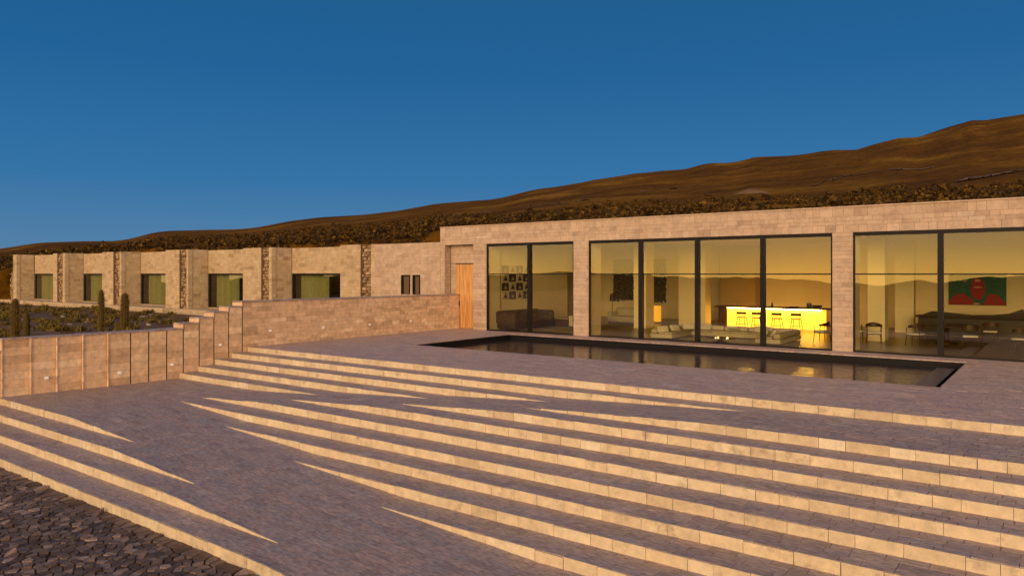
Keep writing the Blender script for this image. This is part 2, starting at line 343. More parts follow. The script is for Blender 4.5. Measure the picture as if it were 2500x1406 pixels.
# ------------------------------------------------------------------ levels of the stepped terrace (metres, measured)
h = .178
FY = 28.35                                   # facade plane
XW, XE = -25.0, 12.0                         # retaining wall, east end of the terrace
YU = {1:16.40, 2:15.72, 3:15.04, 4:14.36, 5:13.68}
YR = {2:14.00, 3:13.33, 4:12.65, 5:11.93, 6:11.20, 7:10.52, 8:9.85, 9:9.20}
YL = {6:8.25, 7:7.62, 8:6.98, 9:6.36}
X1 = {1:-5.5, 2:-10.1, 3:-13.5, 4:-17.2, 5:-20.5}
X2 = {5:-20.5, 6:-17.1, 7:-13.4, 8:-9.85, 9:-6.4}
def Rf1(k): return lambda X: -k*h + h*min(1, max(0, (X-X1[k])/(X1[k-1]-X1[k])))
def Rf2(k): return lambda X: -(k-1)*h - h*min(1, max(0, (X-X2[k-1])/(X2[k]-X2[k-1])))
TH = .045
def slab(mb, x0,x1,y0,y1, z, zf=None, bot=-2.4):
    za, zb = (z, z) if zf is None else (zf(x0), zf(x1))
    za -= TH-.01; zb -= TH-.01
    mb.add([(x0,y0,bot),(x1,y0,bot),(x1,y1,bot),(x0,y1,bot),(x0,y0,za),(x1,y0,zb),(x1,y1,zb),(x0,y1,za)],
           [(0,3,2,1),(4,5,6,7),(0,1,5,4),(1,2,6,5),(2,3,7,6),(3,0,4,7)])

# ---- terrace
PX0, PX1, PY0, PY1 = -20.65, -2.4, 20.85, 27.33
terr = empty('terrace', (-6, 20, 0), kind='structure')
mb = MB()
def off(mb, o): mb.v = [(a-o[0], b-o[1], c-o[2]) for a, b, c in mb.v]; return mb
rects = [(XW,XE,YU[1]+.05,PY0), (XW,PX0,PY0,FY+.9), (PX1,XE,PY0,FY), (PX0,PX1,PY1,FY)]
for (a,b_,c,d) in rects: slab(mb, a,b_,c,d, 0)
off(mb, terr.location).build('bed', M['joint'], terr)
st = []
for i, (a,b_,c,d) in enumerate([(XW,XE,YU[1]+.024,PY0), (XW,PX0,PY0,FY), (-25.67,-23.75,FY,FY+.8),(PX1,XE,PY0,FY), (PX0,PX1,PY1,FY)]):
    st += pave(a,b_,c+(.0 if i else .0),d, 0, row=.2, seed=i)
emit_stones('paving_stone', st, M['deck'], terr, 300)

# ---- upper flight
def flight(name, specs):
    """specs: list of (riser y, x0, x1, ztop, zbot, topf, tread rect)"""
def riser_stones(y, x0, x1, k, topf=None, seed=0):
    rs = random.Random(seed*31+k); outl = []; x = x0
    zt, zb = -(k-1)*h, -k*h
    first = True
    while x < x1-1e-6:
        l = rs.uniform(.34, .74)
        if first: l *= rs.uniform(.5,1); first = False
        if x1-x-l < .25: l = x1-x
        e = x+l; p = rs.uniform(0,.006); g2 = rs.choice([.0025,.003,.006])
        ta = zt if topf is None else min(zt, topf(x)+.012); tb = zt if topf is None else min(zt, topf(e)+.012)
        if topf is not None: ta = max(ta, zb+.004); tb = max(tb, zb+.008)
        dz = rs.uniform(-.010,.008)
        c = [(x+g2, zb-.05), (e-g2, zb-.05), (e-g2, tb+dz), (x+g2, ta+dz)]
        outl.append([np.array((a, y-p, b)) for a, b in c] + [np.array((a, y+.022, b)) for a, b in c])
        x = e
    return outl
up = empty('upper_steps', (-15, 15, 0), kind='structure')
mb = MB(); ri = []; pv = []
for k in range(1, 6):
    xe = XE if k == 1 else X1[k-1]
    ri += riser_stones(YU[k], XW, xe, k, seed=1)
    if k < 5:
        xt = X1[k]
        slab(mb, XW, xt, YU[k+1]+.03, YU[k]+.05, -k*h)
        pv += pave(XW, xt, YU[k+1]+.024, YU[k], -k*h, row=.195, seed=10+k)
off(mb, up.location).build('bed', M['joint'], up)
emit_stones('riser_stone', ri, M['riser'], up, 300, jit=.0015)
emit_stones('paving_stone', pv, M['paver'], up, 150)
# ---- right flight
lw = empty('lower_steps', (-6, 11, -1), kind='structure')
mb = MB(); ri = []; pv = []
for k in range(2, 10):
    if k <= 5:
        ri += riser_stones(YR[k], X1[k], XE, k, topf=Rf1(k), seed=2)
        x0 = X1[k]
    else:
        ri += riser_stones(YR[k], X2[k-1], XE, k, seed=2)
        x0 = X2[k]
    y0 = YR[k+1] if k < 9 else 3.0
    z0 = -k*h
    slab(mb, x0 if k != 9 else -6.4, XE, y0+.05, YR[k]+.05, z0)
    pv += pave(x0, XE, y0+(.024 if k < 9 else 0), YR[k], z0, row=.19, seed=30+k)
off(mb, lw.location).build('bed', M['joint'], lw)
emit_stones('riser_stone', ri, M['riser'], lw, 300, jit=.0015)
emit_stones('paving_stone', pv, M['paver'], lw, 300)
# ---- left flight, lowest
ll = empty('lower_left_steps', (-18, 7, -1.2), kind='structure')
mb = MB(); ri = []; pv = []
for k in range(6, 10):
    ri += riser_stones(YL[k], -26.2, X2[k], k, topf=Rf2(k), seed=3)
    if k < 9:
        slab(mb, -26.2, X2[k], YL[k+1]+.03, YL[k]+.05, -k*h); pv += pave(-26.2, X2[k], YL[k+1]+.024, YL[k], -k*h, row=.18, seed=50+k)
off(mb, ll.location).build('bed', M['joint'], ll)
emit_stones('riser_stone', ri, M['riser'], ll, 300, jit=.0015)
emit_stones('paving_stone', pv, M['paver'], ll, 300)
# ---- ramps and landing
rp = empty('ramp', (-12, 14, -.5), kind='structure')
mb = MB(); pv = []
for k in range(2, 6):
    slab(mb, X1[k], X1[k-1], YR[k]+.05, YU[k]+.05, 0, Rf1(k)); pv += pave(X1[k], X1[k-1], YR[k]+.024, YU[k], 0, Rf1(k), row=.19, seed=70+k)
slab(mb, X1[1], XE, YR[2]+.05, YU[1]+.05, -h); pv += pave(X1[1], XE, YR[2]+.024, YU[1], -h, row=.19, seed=80)
off(mb, rp.location).build('bed', M['joint'], rp)
emit_stones('paving_stone', pv, M['paver'], rp, 300)
rp2 = empty('lower_ramp', (-14, 9.5, -1.2), kind='structure')
mb = MB(); pv = []
for k in range(6, 10):
    slab(mb, X2[k-1], X2[k], YL[k]+.05, YR[k]+.05, 0, Rf2(k)); pv += pave(X2[k-1], X2[k], YL[k]+.024, YR[k], 0, Rf2(k), row=.19, seed=90+k)
off(mb, rp2.location).build('bed', M['joint'], rp2)
emit_stones('paving_stone', pv, M['paver'], rp2, 300)
ld_ = empty('landing', (-22, 11, -.9), kind='structure')
mb = MB(); slab(mb, XW-.4, X1[5], YL[6]+.05, YU[5]+.05, -5*h); off(mb, ld_.location).build('bed', M['joint'], ld_)
emit_stones('paving_stone', pave(XW-.4, X1[5], YL[6]+.024, YU[5], -5*h, row=.19, seed=99), M['paver'], ld_, 300)

# ------------------------------------------------------------------ pool
pool = empty('swimming_pool', (-11.5, 24, 0), label='long black lined swimming pool set into the terrace in front of the windows', cat='pool')
o3 = pool.location
mb = MB(); mb.box(PX0,PX1,PY0,PY1,-1.6,-1.5); mb.box(PX0-.02,PX0+.05,PY0+.05,PY1-.05,-1.5,-.035); mb.box(PX1-.05,PX1+.02,PY0+.05,PY1-.05,-1.5,-.035)
mb.box(PX0-.02,PX1+.02,PY1-.05,PY1+.02,-1.5,-.035); mb.box(PX0-.02,PX1+.02,PY0-.02,PY0+.05,-1.5,-.06)
off(mb,o3).build('basin', M['black'], pool)
mb = MB(); mb.box(PX0+.05,PX1-.28,PY0+.05,PY1-.05,-.34,-.235); off(mb,o3).build('water', M['water'], pool)
mb = MB(); mb.box(PX1-.78,PX1-.28,PY0+.06,PY1-.30,-.34,-.20); off(mb,o3).build('grey_strip', plain('strip_grey',(.10,.08,.075),.35), pool)  # plain grey box forming the strip along the right end of the water

# ------------------------------------------------------------------ retaining wall along the steps
rw = empty('retaining_wall', (-25.3, 14, 0), label='long stepped stone retaining wall running down beside the terrace steps', cat='wall')
o4 = rw.location
segs = []
ys = [2.0, 5.7, 6.36, 6.98, 7.62, 8.35, 9.09, 9.79, 10.52, 11.25, 11.97, 12.58, 13.21, 13.82, 14.42, 15.0, 15.6, 16.17, 28.78]
def wtop(y):
    if y < 5.7: return -8*h+1.76-.178
    for k in (9,8,7,6):
        if y < YL[k]+.02: return -k*h + 1.76
    if y < 8.35: return -6*h+1.76
    if y < 13.7: return -5*h + 1.76
    return {13.82:-4*h, 14.42:-3*h, 15.0:-2*h, 15.6:-1*h, 16.17:0}.get(round(y,2), 0) + 1.76
mb = MB(); stn = []; caps = []
for i in range(len(ys)-1):
    y0, y1 = ys[i], ys[i+1]; zt = wtop(y0) if y0 < 8.3 else wtop(y0)
    xf = XW - .085*max(0, min(6, 9-i)) if i < 9 else XW
    groove = i >= 10
    zb = -2.2
    ya = y0 + (.05 if groove else .0)
    cx = xf - .05
    mb.box(-25.67, cx-.05, y0, y1, zb, zt-.05)
    mb.box(cx-.05, cx, ya+.01, y1-.002, zb, zt-.05)
    zs = -1.75; c0 = []
    zz = zt-.05
    lst = [zz-.245*q for q in range(0,14)][::-1]; lst = [z-zs for z in lst if z > zs]
    lst = [0] + lst
    ln = (.8,1.6) if y1-y0 < 2 else (.28,.75)
    if y1-y0 >= 2:     # long section: finer coursing
        lst = [0]; rr = random.Random(4)
        while lst[-1] < zz-zs-.16: lst.append(lst[-1]+rr.choice([.12,.15,.18,.2]))
        lst[-1] = zz-zs
    stn += face_stones((xf-.05+.002, ya, zs), (0,1,0), (0,0,1), (1,0,0), y1-ya, zz-zs, ln=ln, t=.0+.03, proud=.006, gap=.005, courses=lst, seed=200+i)
    # lit end faces towards the low light
    if i < 10 or i >= 13:
        pass
    zprev = wtop(ys[i-1]) if i else zt
    if zt > zprev + .05:
        stn += face_stones((-25.67, y0, zprev-.05), (1,0,0), (0,0,1), (0,-1,0), xf+25.67-.02, zt-zprev, course=(.17,.18), ln=(.3,.5), t=.02, proud=.012, gap=.004, seed=300+i)
    if 1 <= i <= 9:
        stn += face_stones((xf-.10, y0+.0, zs), (1,0,0), (0,0,1), (0,-1,0), .095, zz-zs, ln=(.2,.3), t=.02, proud=.006, gap=.006, courses=lst, seed=400+i)
    # cap stones
    yy = y0
    rr = random.Random(500+i)
    while yy < y1-1e-6:
        l = rr.uniform(.3,.6)
        if y1-yy-l < .2: l = y1-yy
        for xa, xb in ((-25.67, -25.36), (-25.36, xf)):
            c = [(xa+.004, yy+.004), (xb-.004, yy+.004), (xb-.004, yy+l-.004), (xa+.004, yy+l-.004)]
            dz = rr.uniform(-.005,.005)
            caps.append([np.array((a,b,zt+dz)) for a,b in c] + [np.array((a,b,zt-.05)) for a,b in c])
        yy += l
off(mb,o4).build('core', M['core'], rw)
emit_stones('wall_stone', stn, M['retain'], rw, 300, jit=.0015)
emit_stones('cap_stone', caps, M['paver'], rw, 120, jit=.001)
for (y, z) in [(9.52,-.43),(11.62,-.48),(13.41,-.38),(15.25,.17),(17.4,.57),(20.01,.54),(22.6,.52),(25.21,.54)]:
    xf = XW - .085*max(0, 9 - max(i for i in range(len(ys)-1) if ys[i] <= y)) if y < 11.3 else XW
    e = MB().rbox(-.02,.02,-.055,.055,-.04,.04,.008,1).build('wall_light', M['lightlens'], rw, loc=(xf+.005-o4[0], y-o4[1], z-o4[2]))

# ------------------------------------------------------------------ main house
hs = empty('stone_house', (-13, FY, 0), label='long single storey stone house with tall black framed glass walls facing the pool', cat='house')
o5 = Vector(hs.location)
ZT, ZG = 5.20, 4.30         # parapet, top of the openings
rr = random.Random(21)
cs = [0]
while cs[-1] < ZT-.13: cs.append(round(cs[-1]+rr.choice([.14,.15,.17,.19,.22]),3))
cs[-1] = ZT
# snap one course line onto the opening head
j = min(range(len(cs)), key=lambda i: abs(cs[i]-ZG)); cs[j] = ZG
XL = -26.0
piers = [(XL,-25.67),(-23.75,-22.90),(-17.80,-17.0),(-6.68,-5.98),(7.5,XE)]
mb = MB(); mb.box(XL+.04,XE,FY+.05,FY+.45,ZG+.02,ZT-.05); off(mb,o5).build('lintel', M['core'], hs)
lint = hs.children[-1]
zf = lambda x: ZT + (-(x+13)/25)*.03
l1 = face_stones((XL, FY+.05, ZG), (1,0,0), (0,0,1), (0,-1,0), XE-XL, ZT-ZG, ln=(.24,.62), t=.05, proud=.006, gap=.008, courses=[c-ZG for c in cs[j:]], seed=5)
emit_stones('stone', l1, M['ashlar'], lint, 200, jit=.0015)
mb = MB(); mb.box(XL,XE,FY,FY+.5,ZT,ZT+.05); off(mb,o5).build('coping', M['ashlar'], hs)
mb = MB(); mb.box(XL,XE,FY+.06,FY+.44,ZG+.01,ZG+.016)
for (a,b_) in piers:
    mb = MB(); mb.box(a+.045,b_-.045,FY+.05,FY+(.45 if a<-25.9 else .9),-.3,ZG+.0)
    off(mb,o5).build('pier', M['core'] , hs); pr = hs.children[-1]
    s1 = face_stones((a,FY+.05,0),(1,0,0),(0,0,1),(0,-1,0),b_-a,ZG,ln=(.34,.9) if b_-a < 1 else (.3,.6),t=.04,proud=.005,gap=.008,courses=cs[:j+1] if a != XL else cs[:j+1],seed=int(-a*10)+60)
    s1 += face_stones((b_-.05,FY+.02,0),(0,1,0),(0,0,1),(1,0,0),.12,ZG,ln=(.4,.5),t=.0+.04,proud=.004,gap=.008,courses=cs[:j+1],seed=int(-a*10)+61)
    emit_stones('stone', s1, M['ashlar'], pr, 60, jit=.001)
    # plastered inner lining of the pier, seen through the glass
    if a > -25.9:
        mb = MB(); mb.box(a+.02,b_-.0,FY+.24,FY+1.15,0,ZG+.02); off(mb,o5).build('inner_lining', M['plaster'], hs)
# entrance recess
DY = FY+.50
mb = MB(); mb.box(-26.0,-25.72,FY+.45,FY+1.1,-.3,ZG); mb.box(-25.72,-25.3,DY+.05,DY+.3,-.3,ZG+.01); mb.box(-25.3,-23.7,DY+.05,DY+.3,3.33,ZG+.01); off(mb,o5).build('recess_wall', M['core'], hs)
rc = hs.children[-1]
s1 = face_stones((-25.72,FY+.06,0),(0,1,0),(0,0,1),(1,0,0),.46,ZG,ln=(.2,.46),t=.04,courses=cs[:j+1],seed=71)
s1 += face_stones((-25.70,DY+.05,0),(1,0,0),(0,0,1),(0,-1,0),.40,3.33,ln=(.3,.5),t=.04,course=(.16,.24),seed=74)
s1 += face_stones((-25.70,DY+.05,3.36),(1,0,0),(0,0,1),(0,-1,0),1.98,ZG-3.36,course=(.2,.3),ln=(.4,.8),t=.04,seed=72)
emit_stones('stone', s1, M['ashlar'], rc, 60, jit=.001)
mb = MB(); mb.box(-25.3,-23.76,DY-.03,DY+.02,3.31,3.355); off(mb,o5).build('door_head', M['steel'], hs)
mb = MB(); mb.box(-25.3,-23.76,DY+.02,DY+.05,0,3.31); off(mb,o5).build('door', M['door'], hs); dr = hs.children[-1]
for i in range(6):
    MB().box(-.126,.126,-.02,.02,0,3.29).build('plank', M['door'], dr, loc=(-25.3+.128+i*.2565-o5.x, .50, .02))
mb = MB(); mb.rbox(-25.12,-25.01,DY-.10,DY-.03,1.12,1.42,.015,1); off(mb,o5).build('handle', M['darkwood'], dr)
# windows
def window(x0, x1, mull):
    o = empty('window', ((x0+x1)/2-o5.x, .12, 0)); o.parent = hs
    Xc = (x0+x1)/2
    f = MB(); fw = .055
    f.box(x0-Xc,x1-Xc,-.05,.06,ZG-.13,ZG); f.box(x0-Xc,x1-Xc,-.05,.06,.0,.05)
    f.box(x0-Xc,x0+fw-Xc,-.048,.058,.05,ZG-.13); f.box(x1-fw-Xc,x1-Xc,-.048,.058,.05,ZG-.13)
    f.build('frame', M['steel'], o)
    edges = [x0+fw] + [v for m_ in mull for v in (m_-.085, m_+.085)] + [x1-fw]
    for m_ in mull: MB().box(-.085,.085,-.09,.12,.05,ZG-.13).build('mullion', M['steel'], o, loc=(m_-Xc,0,0))
    for i in range(0, len(edges), 2):
        a, b_ = edges[i], edges[i+1]
        MB().box(a-Xc,b_-Xc,-.03,.03,2.775,2.82).build('transom', M['steel'], o)
        tilt = random.Random(int(a*10)).uniform(-.004,.004)
        for z0, z1 in ((.05,2.775),(2.82,ZG-.13)):
            dx = (b_-a)*tilt*.5
            MB().add([(a-Xc,-dx,z0),(b_-Xc,dx,z0),(b_-Xc,dx,z1),(a-Xc,-dx,z1)],[(0,1,2,3)]).build('pane', M['glass'], o)
    return o
window(-22.90,-17.80,[-20.3])
window(-17.0,-6.68,[-14.43,-11.88,-9.22])
window(-5.98,7.5,[-3.25,-.5,2.2,4.9])
# rooms
mb = MB(); mb.box(-23.7,XE,FY+.02,36,-.3,.0); mb.box(-25.9,XE,36,43.0,-.3,.0); off(mb,o5).build('floor', M['floor'], hs)
mb = MB(); mb.box(-25.9,XE,FY+.45,43.0,4.42,4.6); off(mb,o5).build('ceiling', M['ceil'], hs)
mb = MB(); mb.box(-26,XE,42.6,43.0,-.3,4.42); mb.box(-26.0,-22.98,FY+1.12,36.0,-.3,4.42); mb.box(-26.0,-24.6,36.0,42.6,-.3,4.42); mb.box(XE-.3,XE,FY+.5,42.6,-.3,4.42); off(mb,o5).build('inner_wall', M['plaster'], hs)
mb = MB(); mb.box(-26,XE,FY+.5,46,4.62,4.95); off(mb,o5).build('roof', M['garden'], hs)
for (a,b_,c,d) in [(-17.75,-17.05,34.2,35.1),(-16.6,-15.1,37.2,38.0),(-6.5,-5.85,33.6,34.4),(-6.4,-5.6,39.3,39.9)]:
    mb = MB(); mb.box(a,b_,c,d,0,4.42); off(mb,o5).build('column', M['plaster'], hs)
mb = MB(); mb.box(-16.0,-13.9,41.6,42.55,0,4.41); off(mb,o5).build('cupboard_wall', M['plaster_dark'], hs)
mb = MB(); mb.box(-18.75,-18.2,38.0,38.4,.10,1.0); off(mb,o5).build('lit_cabinet', M['niche'], hs)

# ------------------------------------------------------------------ guest wing
wg = empty('guest_wing', (-56, FY, 0), label='low sawtooth stone guest wing with five dark windows behind the garden', cat='house')
o6 = Vector(wg.location); YB = 29.92
ret = [-40.65,-50.72,-60.83,-71.4,-82.3]            # right-hand corners of the projecting bays
left = [-43.85,-53.9,-64.2,-73.9,-85.0]
slots = [(-41.81,-40.96),(-51.95,-50.95),(-62.25,-61.15),(-73.05,-71.85),(-84.2,-83.2)]
zt = [4.52,4.59,4.62,4.68,4.72]
allst = []
def rub(x0,x1,z0,z1,y,seed):
    rs = random.Random(seed); outl = []; z = z0
    while z < z1-.05:
        x = x0; hh = rs.uniform(.12,.26); hh = min(hh, z1-z)
        while x < x1-.04:
            l = min(rs.uniform(.14,.42), x1-x); p = rs.uniform(-.10,.07); g = .02
            c = [(x+rs.uniform(0,.04), z+rs.uniform(0,.04)), (x+l-rs.uniform(.01,.05), z+rs.uniform(0,.05)), (x+l-rs.uniform(.01,.05), z+hh-rs.uniform(0,.05)), (x+rs.uniform(.0,.04), z+hh-rs.uniform(0,.05))]
            outl.append([np.array((a,y-p+rs.uniform(-.02,.02),b)) for a,b in c]+[np.array((a,y+.15,b)) for a,b in c]); x += l
        z += hh
    return outl
def bay(xl, xr, zt_, slot, seed):
    e = empty('bay', ((xl+xr)/2-o6.x, 0, 0)); e.parent = wg; oe = o6+Vector(e.location)
    mb = MB(); s0, s1 = slot
    mb.box(xl+.05,s0-.02,FY+.05,YB+3,-.4,zt_-.02); mb.box(s1+.02,xr-.05,FY+.05,YB+3,-.4,zt_-.02); mb.box(s0-.02,s1+.02,FY+.35,YB+3,-.4,zt_-.02)
    off(mb,oe).build('core', M['core'], e)
    rr = random.Random(seed); c = [0]
    while c[-1] < zt_+.3-.15: c.append(c[-1]+rr.choice([.17,.2,.23]))
    c[-1] = zt_+.3
    stl = face_stones((xl,FY+.05,-.3),(1,0,0),(0,0,1),(0,-1,0),s0-xl,zt_+.3,ln=(.3,.6),t=.04,proud=.005,gap=.005,courses=c,seed=seed)
    stl += face_stones((s1,FY+.05,-.3),(1,0,0),(0,0,1),(0,-1,0),xr-s1,zt_+.3,ln=(.3,.5),t=.3,proud=.005,gap=.005,courses=c,seed=seed+1)
    stl += face_stones((xr-.05,FY+.06,-.3),(0,1,0),(0,0,1),(1,0,0),YB-FY-.02,zt_+.3,ln=(.3,.6),t=.04,proud=.005,gap=.005,courses=c,seed=seed+2)
    emit_stones('stone', stl, M['wingstone'], e, 90, minpx=9)
    rbs = rub(s0,s1,-.2,zt_,FY+.22,seed+5); emit_stones('rubble_stone', rbs, M['rubble'], e, 12, minpx=9, jit=.01)
for i in range(5):
    if i < 4: bay(left[i], ret[i], zt[i], slots[i], 700+i*10)
bay(-83.3,-82.4,4.72,(-83.25,-83.2),745)
# low stub beyond the far end
mb = MB(); mb.box(-84.5,-83.32,FY+.35,FY+3,-.4,2.95); off(mb,o6).build('end_wall', M['wingstone'], wg); emit_stones('rubble_stone', rub(-84.5,-83.32,-.2,3.0,FY+.22,990), M['rubble'], wg.children[-1], 10, minpx=9, jit=.01)
# last bay + plain wall joining the house
bay(-33.95,-31.0,4.5,(-32.2,-31.3),780)
mb = MB(); mb.box(-31.0,-26.0,FY+.05,FY+.6,-.4,4.44); off(mb,o6).build('plain_wall', M['core'], wg); pw = wg.children[-1]
rr = random.Random(8); c = [0]
while c[-1] < 4.47+.3-.15: c.append(c[-1]+rr.choice([.15,.18,.22]))
c[-1] = 4.77
# window strips: carve by splitting the face into pieces around the two small windows
sm = [(-28.85,-28.20),(-27.98,-27.45)]; WZ0, WZ1 = 1.70, 2.75
stl = face_stones((-31.0,FY+.05,-.3),(1,0,0),(0,0,1),(0,-1,0),2.15,4.77,ln=(.3,.62),t=.04,proud=.005,gap=.004,courses=c,seed=801)
stl += face_stones((-27.45,FY+.05,-.3),(1,0,0),(0,0,1),(0,-1,0),1.44,4.77,ln=(.3,.62),t=.04,proud=.005,gap=.004,courses=c,seed=802)
stl += face_stones((-28.85,FY+.05,-.3),(1,0,0),(0,0,1),(0,-1,0),1.4,WZ0+.3,ln=(.3,.62),t=.04,proud=.005,gap=.004,courses=[x for x in c if x < WZ0+.2]+[WZ0+.3],seed=803)
stl += face_stones((-28.85,FY+.05,WZ1),(1,0,0),(0,0,1),(0,-1,0),1.4,4.47-WZ1,ln=(.3,.62),course=(.15,.22),t=.04,proud=.005,gap=.004,seed=804)
stl += face_stones((-28.20,FY+.05,WZ0),(1,0,0),(0,0,1),(0,-1,0),.22,WZ1-WZ0,ln=(.3,.62),course=(.15,.22),t=.04,proud=.005,gap=.004,seed=805)
emit_stones('stone', stl, M['ashlar'], pw, 200, minpx=9)
for a,b_ in sm:
    e = empty('small_window', ((a+b_)/2-o6.x,0,WZ0)); e.parent = wg; hw=(b_-a)/2
    MB().box(-hw,hw,.035,.05,0,WZ1-WZ0).build('black_panel', M['black'], e)  # flat black panel on the wall core fills the opening behind the frame
    f = MB(); f.box(-hw,-hw+.05,-.01,.03,0,1.05); f.box(hw-.04,hw,-.01,.03,0,1.05); f.box(-hw+.05,hw-.04,-.01,.03,.98,1.05); f.build('frame', M['steel'], e)
    MB().box(-hw+.22,hw-.04,.0,.02,.0,.97).build('blind', plain('brown_blind',(.13,.075,.03),.7), e)
# window walls between the bays
bays = [(-40.65,-33.95,4.50),(-50.72,-43.85,4.55),(-60.83,-53.9,4.58),(-71.4,-64.2,4.63),(-82.3,-73.9,4.67)]
for i,(a,b_,zz) in enumerate(bays):
    e = empty('window_wall', ((a+b_)/2-o6.x, YB-FY, 0)); e.parent = wg; oe = o6+Vector(e.location)
    mb = MB(); mb.box(a,b_,YB+.05,YB+.4,2.88,zz-.03); off(mb,oe).build('core', M['core'], e)
    cc = [0]; rr = random.Random(i+40)
    while cc[-1] < zz-2.84-.15: cc.append(cc[-1]+rr.choice([.17,.2,.23]))
    cc[-1] = zz-2.84
    stl = face_stones((a,YB+.05,2.84),(1,0,0),(0,0,1),(0,-1,0),b_-a,zz-2.84,ln=(.3,.6),t=.04,proud=.005,gap=.005,courses=cc,seed=850+i)
    emit_stones('stone', stl, M['wingstone'], e, 60, minpx=9)
    mb = MB(); mb.box(a,b_,YB+.0,YB+.4,-.3,.33); off(mb,oe).build('sill', M['wingstone'], e)
    mb = MB(); mb.box(a,a+.22,YB+.08,YB+.16,.33,2.84); mb.box(b_-.1,b_,YB+.08,YB+.16,.33,2.84); mb.box(a+.22,b_-.1,YB+.08,YB+.16,2.72,2.84); off(mb,oe).build('frame', M['steel'], e)
    mb = MB(); mb.add([(a+.2,YB+.12,.33),(b_,YB+.12,.33),(b_,YB+.12,2.73),(a+.2,YB+.12,2.73)],[(0,1,2,3)]); off(mb,oe).build('pane', M['wingglass'], e)
    # curtain folds behind part of the glass
    cv = MB(); n = 40; x0c, x1c = a+.3, a+.3+(b_-a)*.42; vs_ = []
    for q in range(n+1):
        x = x0c+(x1c-x0c)*q/n; yq = YB+.55+.05*math.sin(q*1.9)
        vs_ += [(x,yq,.35),(x,yq,2.9)]
    cv.add(vs_, [(2*q,2*q+2,2*q+3,2*q+1) for q in range(n)]); off(cv,oe).build('curtain', plain('olive_curtain',(.52,.48,.26),.9) if i==0 else bpy.data.materials['olive_curtain'], e)
    rm = MB(); rm.box(a,b_,YB+5,YB+5.2,-.3,3.2); rm.box(a,b_,YB+.41,YB+5,-.3,.2); rm.box(a,b_,YB+.41,YB+5.2,3.0,3.2); off(rm,oe).build('room', plain('room_wall',(.40,.38,.26),.9) if i==0 else bpy.data.materials['room_wall'], e)
    if i in (1,2,3):
        bd = MB().rbox(b_-4.0,b_-2.0,YB+2.2,YB+4.2,.2,.85,.08,2); off(bd,oe).build('bed', M['darkfab'], e)
mb = MB(); mb.box(-84.0,-26,YB+.42,YB+9,3.2,3.9); off(mb,o6).build('roof', M['garden'], wg)
mb = MB(); mb.box(-84.4,-26.1,27.45,YB,-.6,.28); off(mb,o6).build('plinth', M['wingstone'], wg); pl_ = wg.children[-1]
stl = face_stones((-84.4,27.45,-.25),(1,0,0),(0,0,1),(0,-1,0),58,.56,courses=[0,.28,.56],ln=(.4,.9),t=.02,proud=.005,gap=.005,seed=880)
emit_stones('stone', stl, M['wingstone'], pl_, 60, minpx=9)

# ------------------------------------------------------------------ terrain (one sheet to the horizon)
def axis(lo, hi, step, L0, L1, g=1.026):
    a = list(np.arange(lo, hi+step*.5, step)); s = step; x = a[-1]
    while x < L1: s *= g; x += s; a.append(x)
    s = step; x = a[0]
    while x > L0: s *= g; x -= s; a.insert(0, x)
    return np.array(a)
gx = axis(-92, 34, .9, -6500, 6500); gy = axis(-2, 74, .8, -6500, 4500)
def sm(a, b, x): t_ = np.clip((x-a)/(b-a), 0, 1); return t_*t_*(3-2*t_)
dirs = [(math.cos(a), math.sin(a)) for a in rng.uniform(0, 6.28, 40)]; phs = rng.uniform(0, 6.28, 40)
def fbm(X, Y, wl, n=16, gain=.62):
    z = 0; amp = 1; tot = 0
    for i in range(n):
        k = 6.283/(wl/(1.42**(i//2)))
        z = z + amp*np.sin(k*(X*dirs[i][0]+Y*dirs[i][1]) + phs[i] + 1.3*np.sin(k*.6*(X*dirs[i+9][0]+Y*dirs[i+9][1])+phs[i+9])); tot += amp
        if i % 2: amp *= gain
    return z/tot
RPX = [(-2600,654),(-1200,634),(-300,619),(0,607),(60,598),(100,592),(200,589),(300,588),(340,577),(370,569),(400,564),(500,561),(600,559),(640,553),(700,541),(760,533),(800,529),(850,527),(900,523),(976,514),
 (1067,497),(1159,490),(1217,485),(1262,473),(1305,462),(1372,454),(1457,438),(1561,422),(1677,412),(1701,404),(1738,398),(1787,396),(1842,384),(1927,379),(2037,366),(2091,365),(2134,351),(2195,335),(2244,333),(2317,310),(2372,294),(2409,293),(2500,278),(2700,250),(3000,205),(4200,150),(6500,380)]
EPX = [(-2600,-60),(-300,-60),(0,-45),(150,16),(300,26),(400,30),(600,36),(800,44),(1000,55),(1073,86),(1200,98),(1270,103),(1450,112),(1680,122),(1850,130),(2060,138),(2130,141),(2360,150),(2500,154),(3000,165),(4200,190),(6500,60)]
RPHI = [math.atan((a-1250)/1786) for a,_ in RPX]; RID = [669-b for _,b in RPX]
EPHI = [math.atan((a-1250)/1786) for a,_ in EPX]; E0 = [b for _,b in EPX]
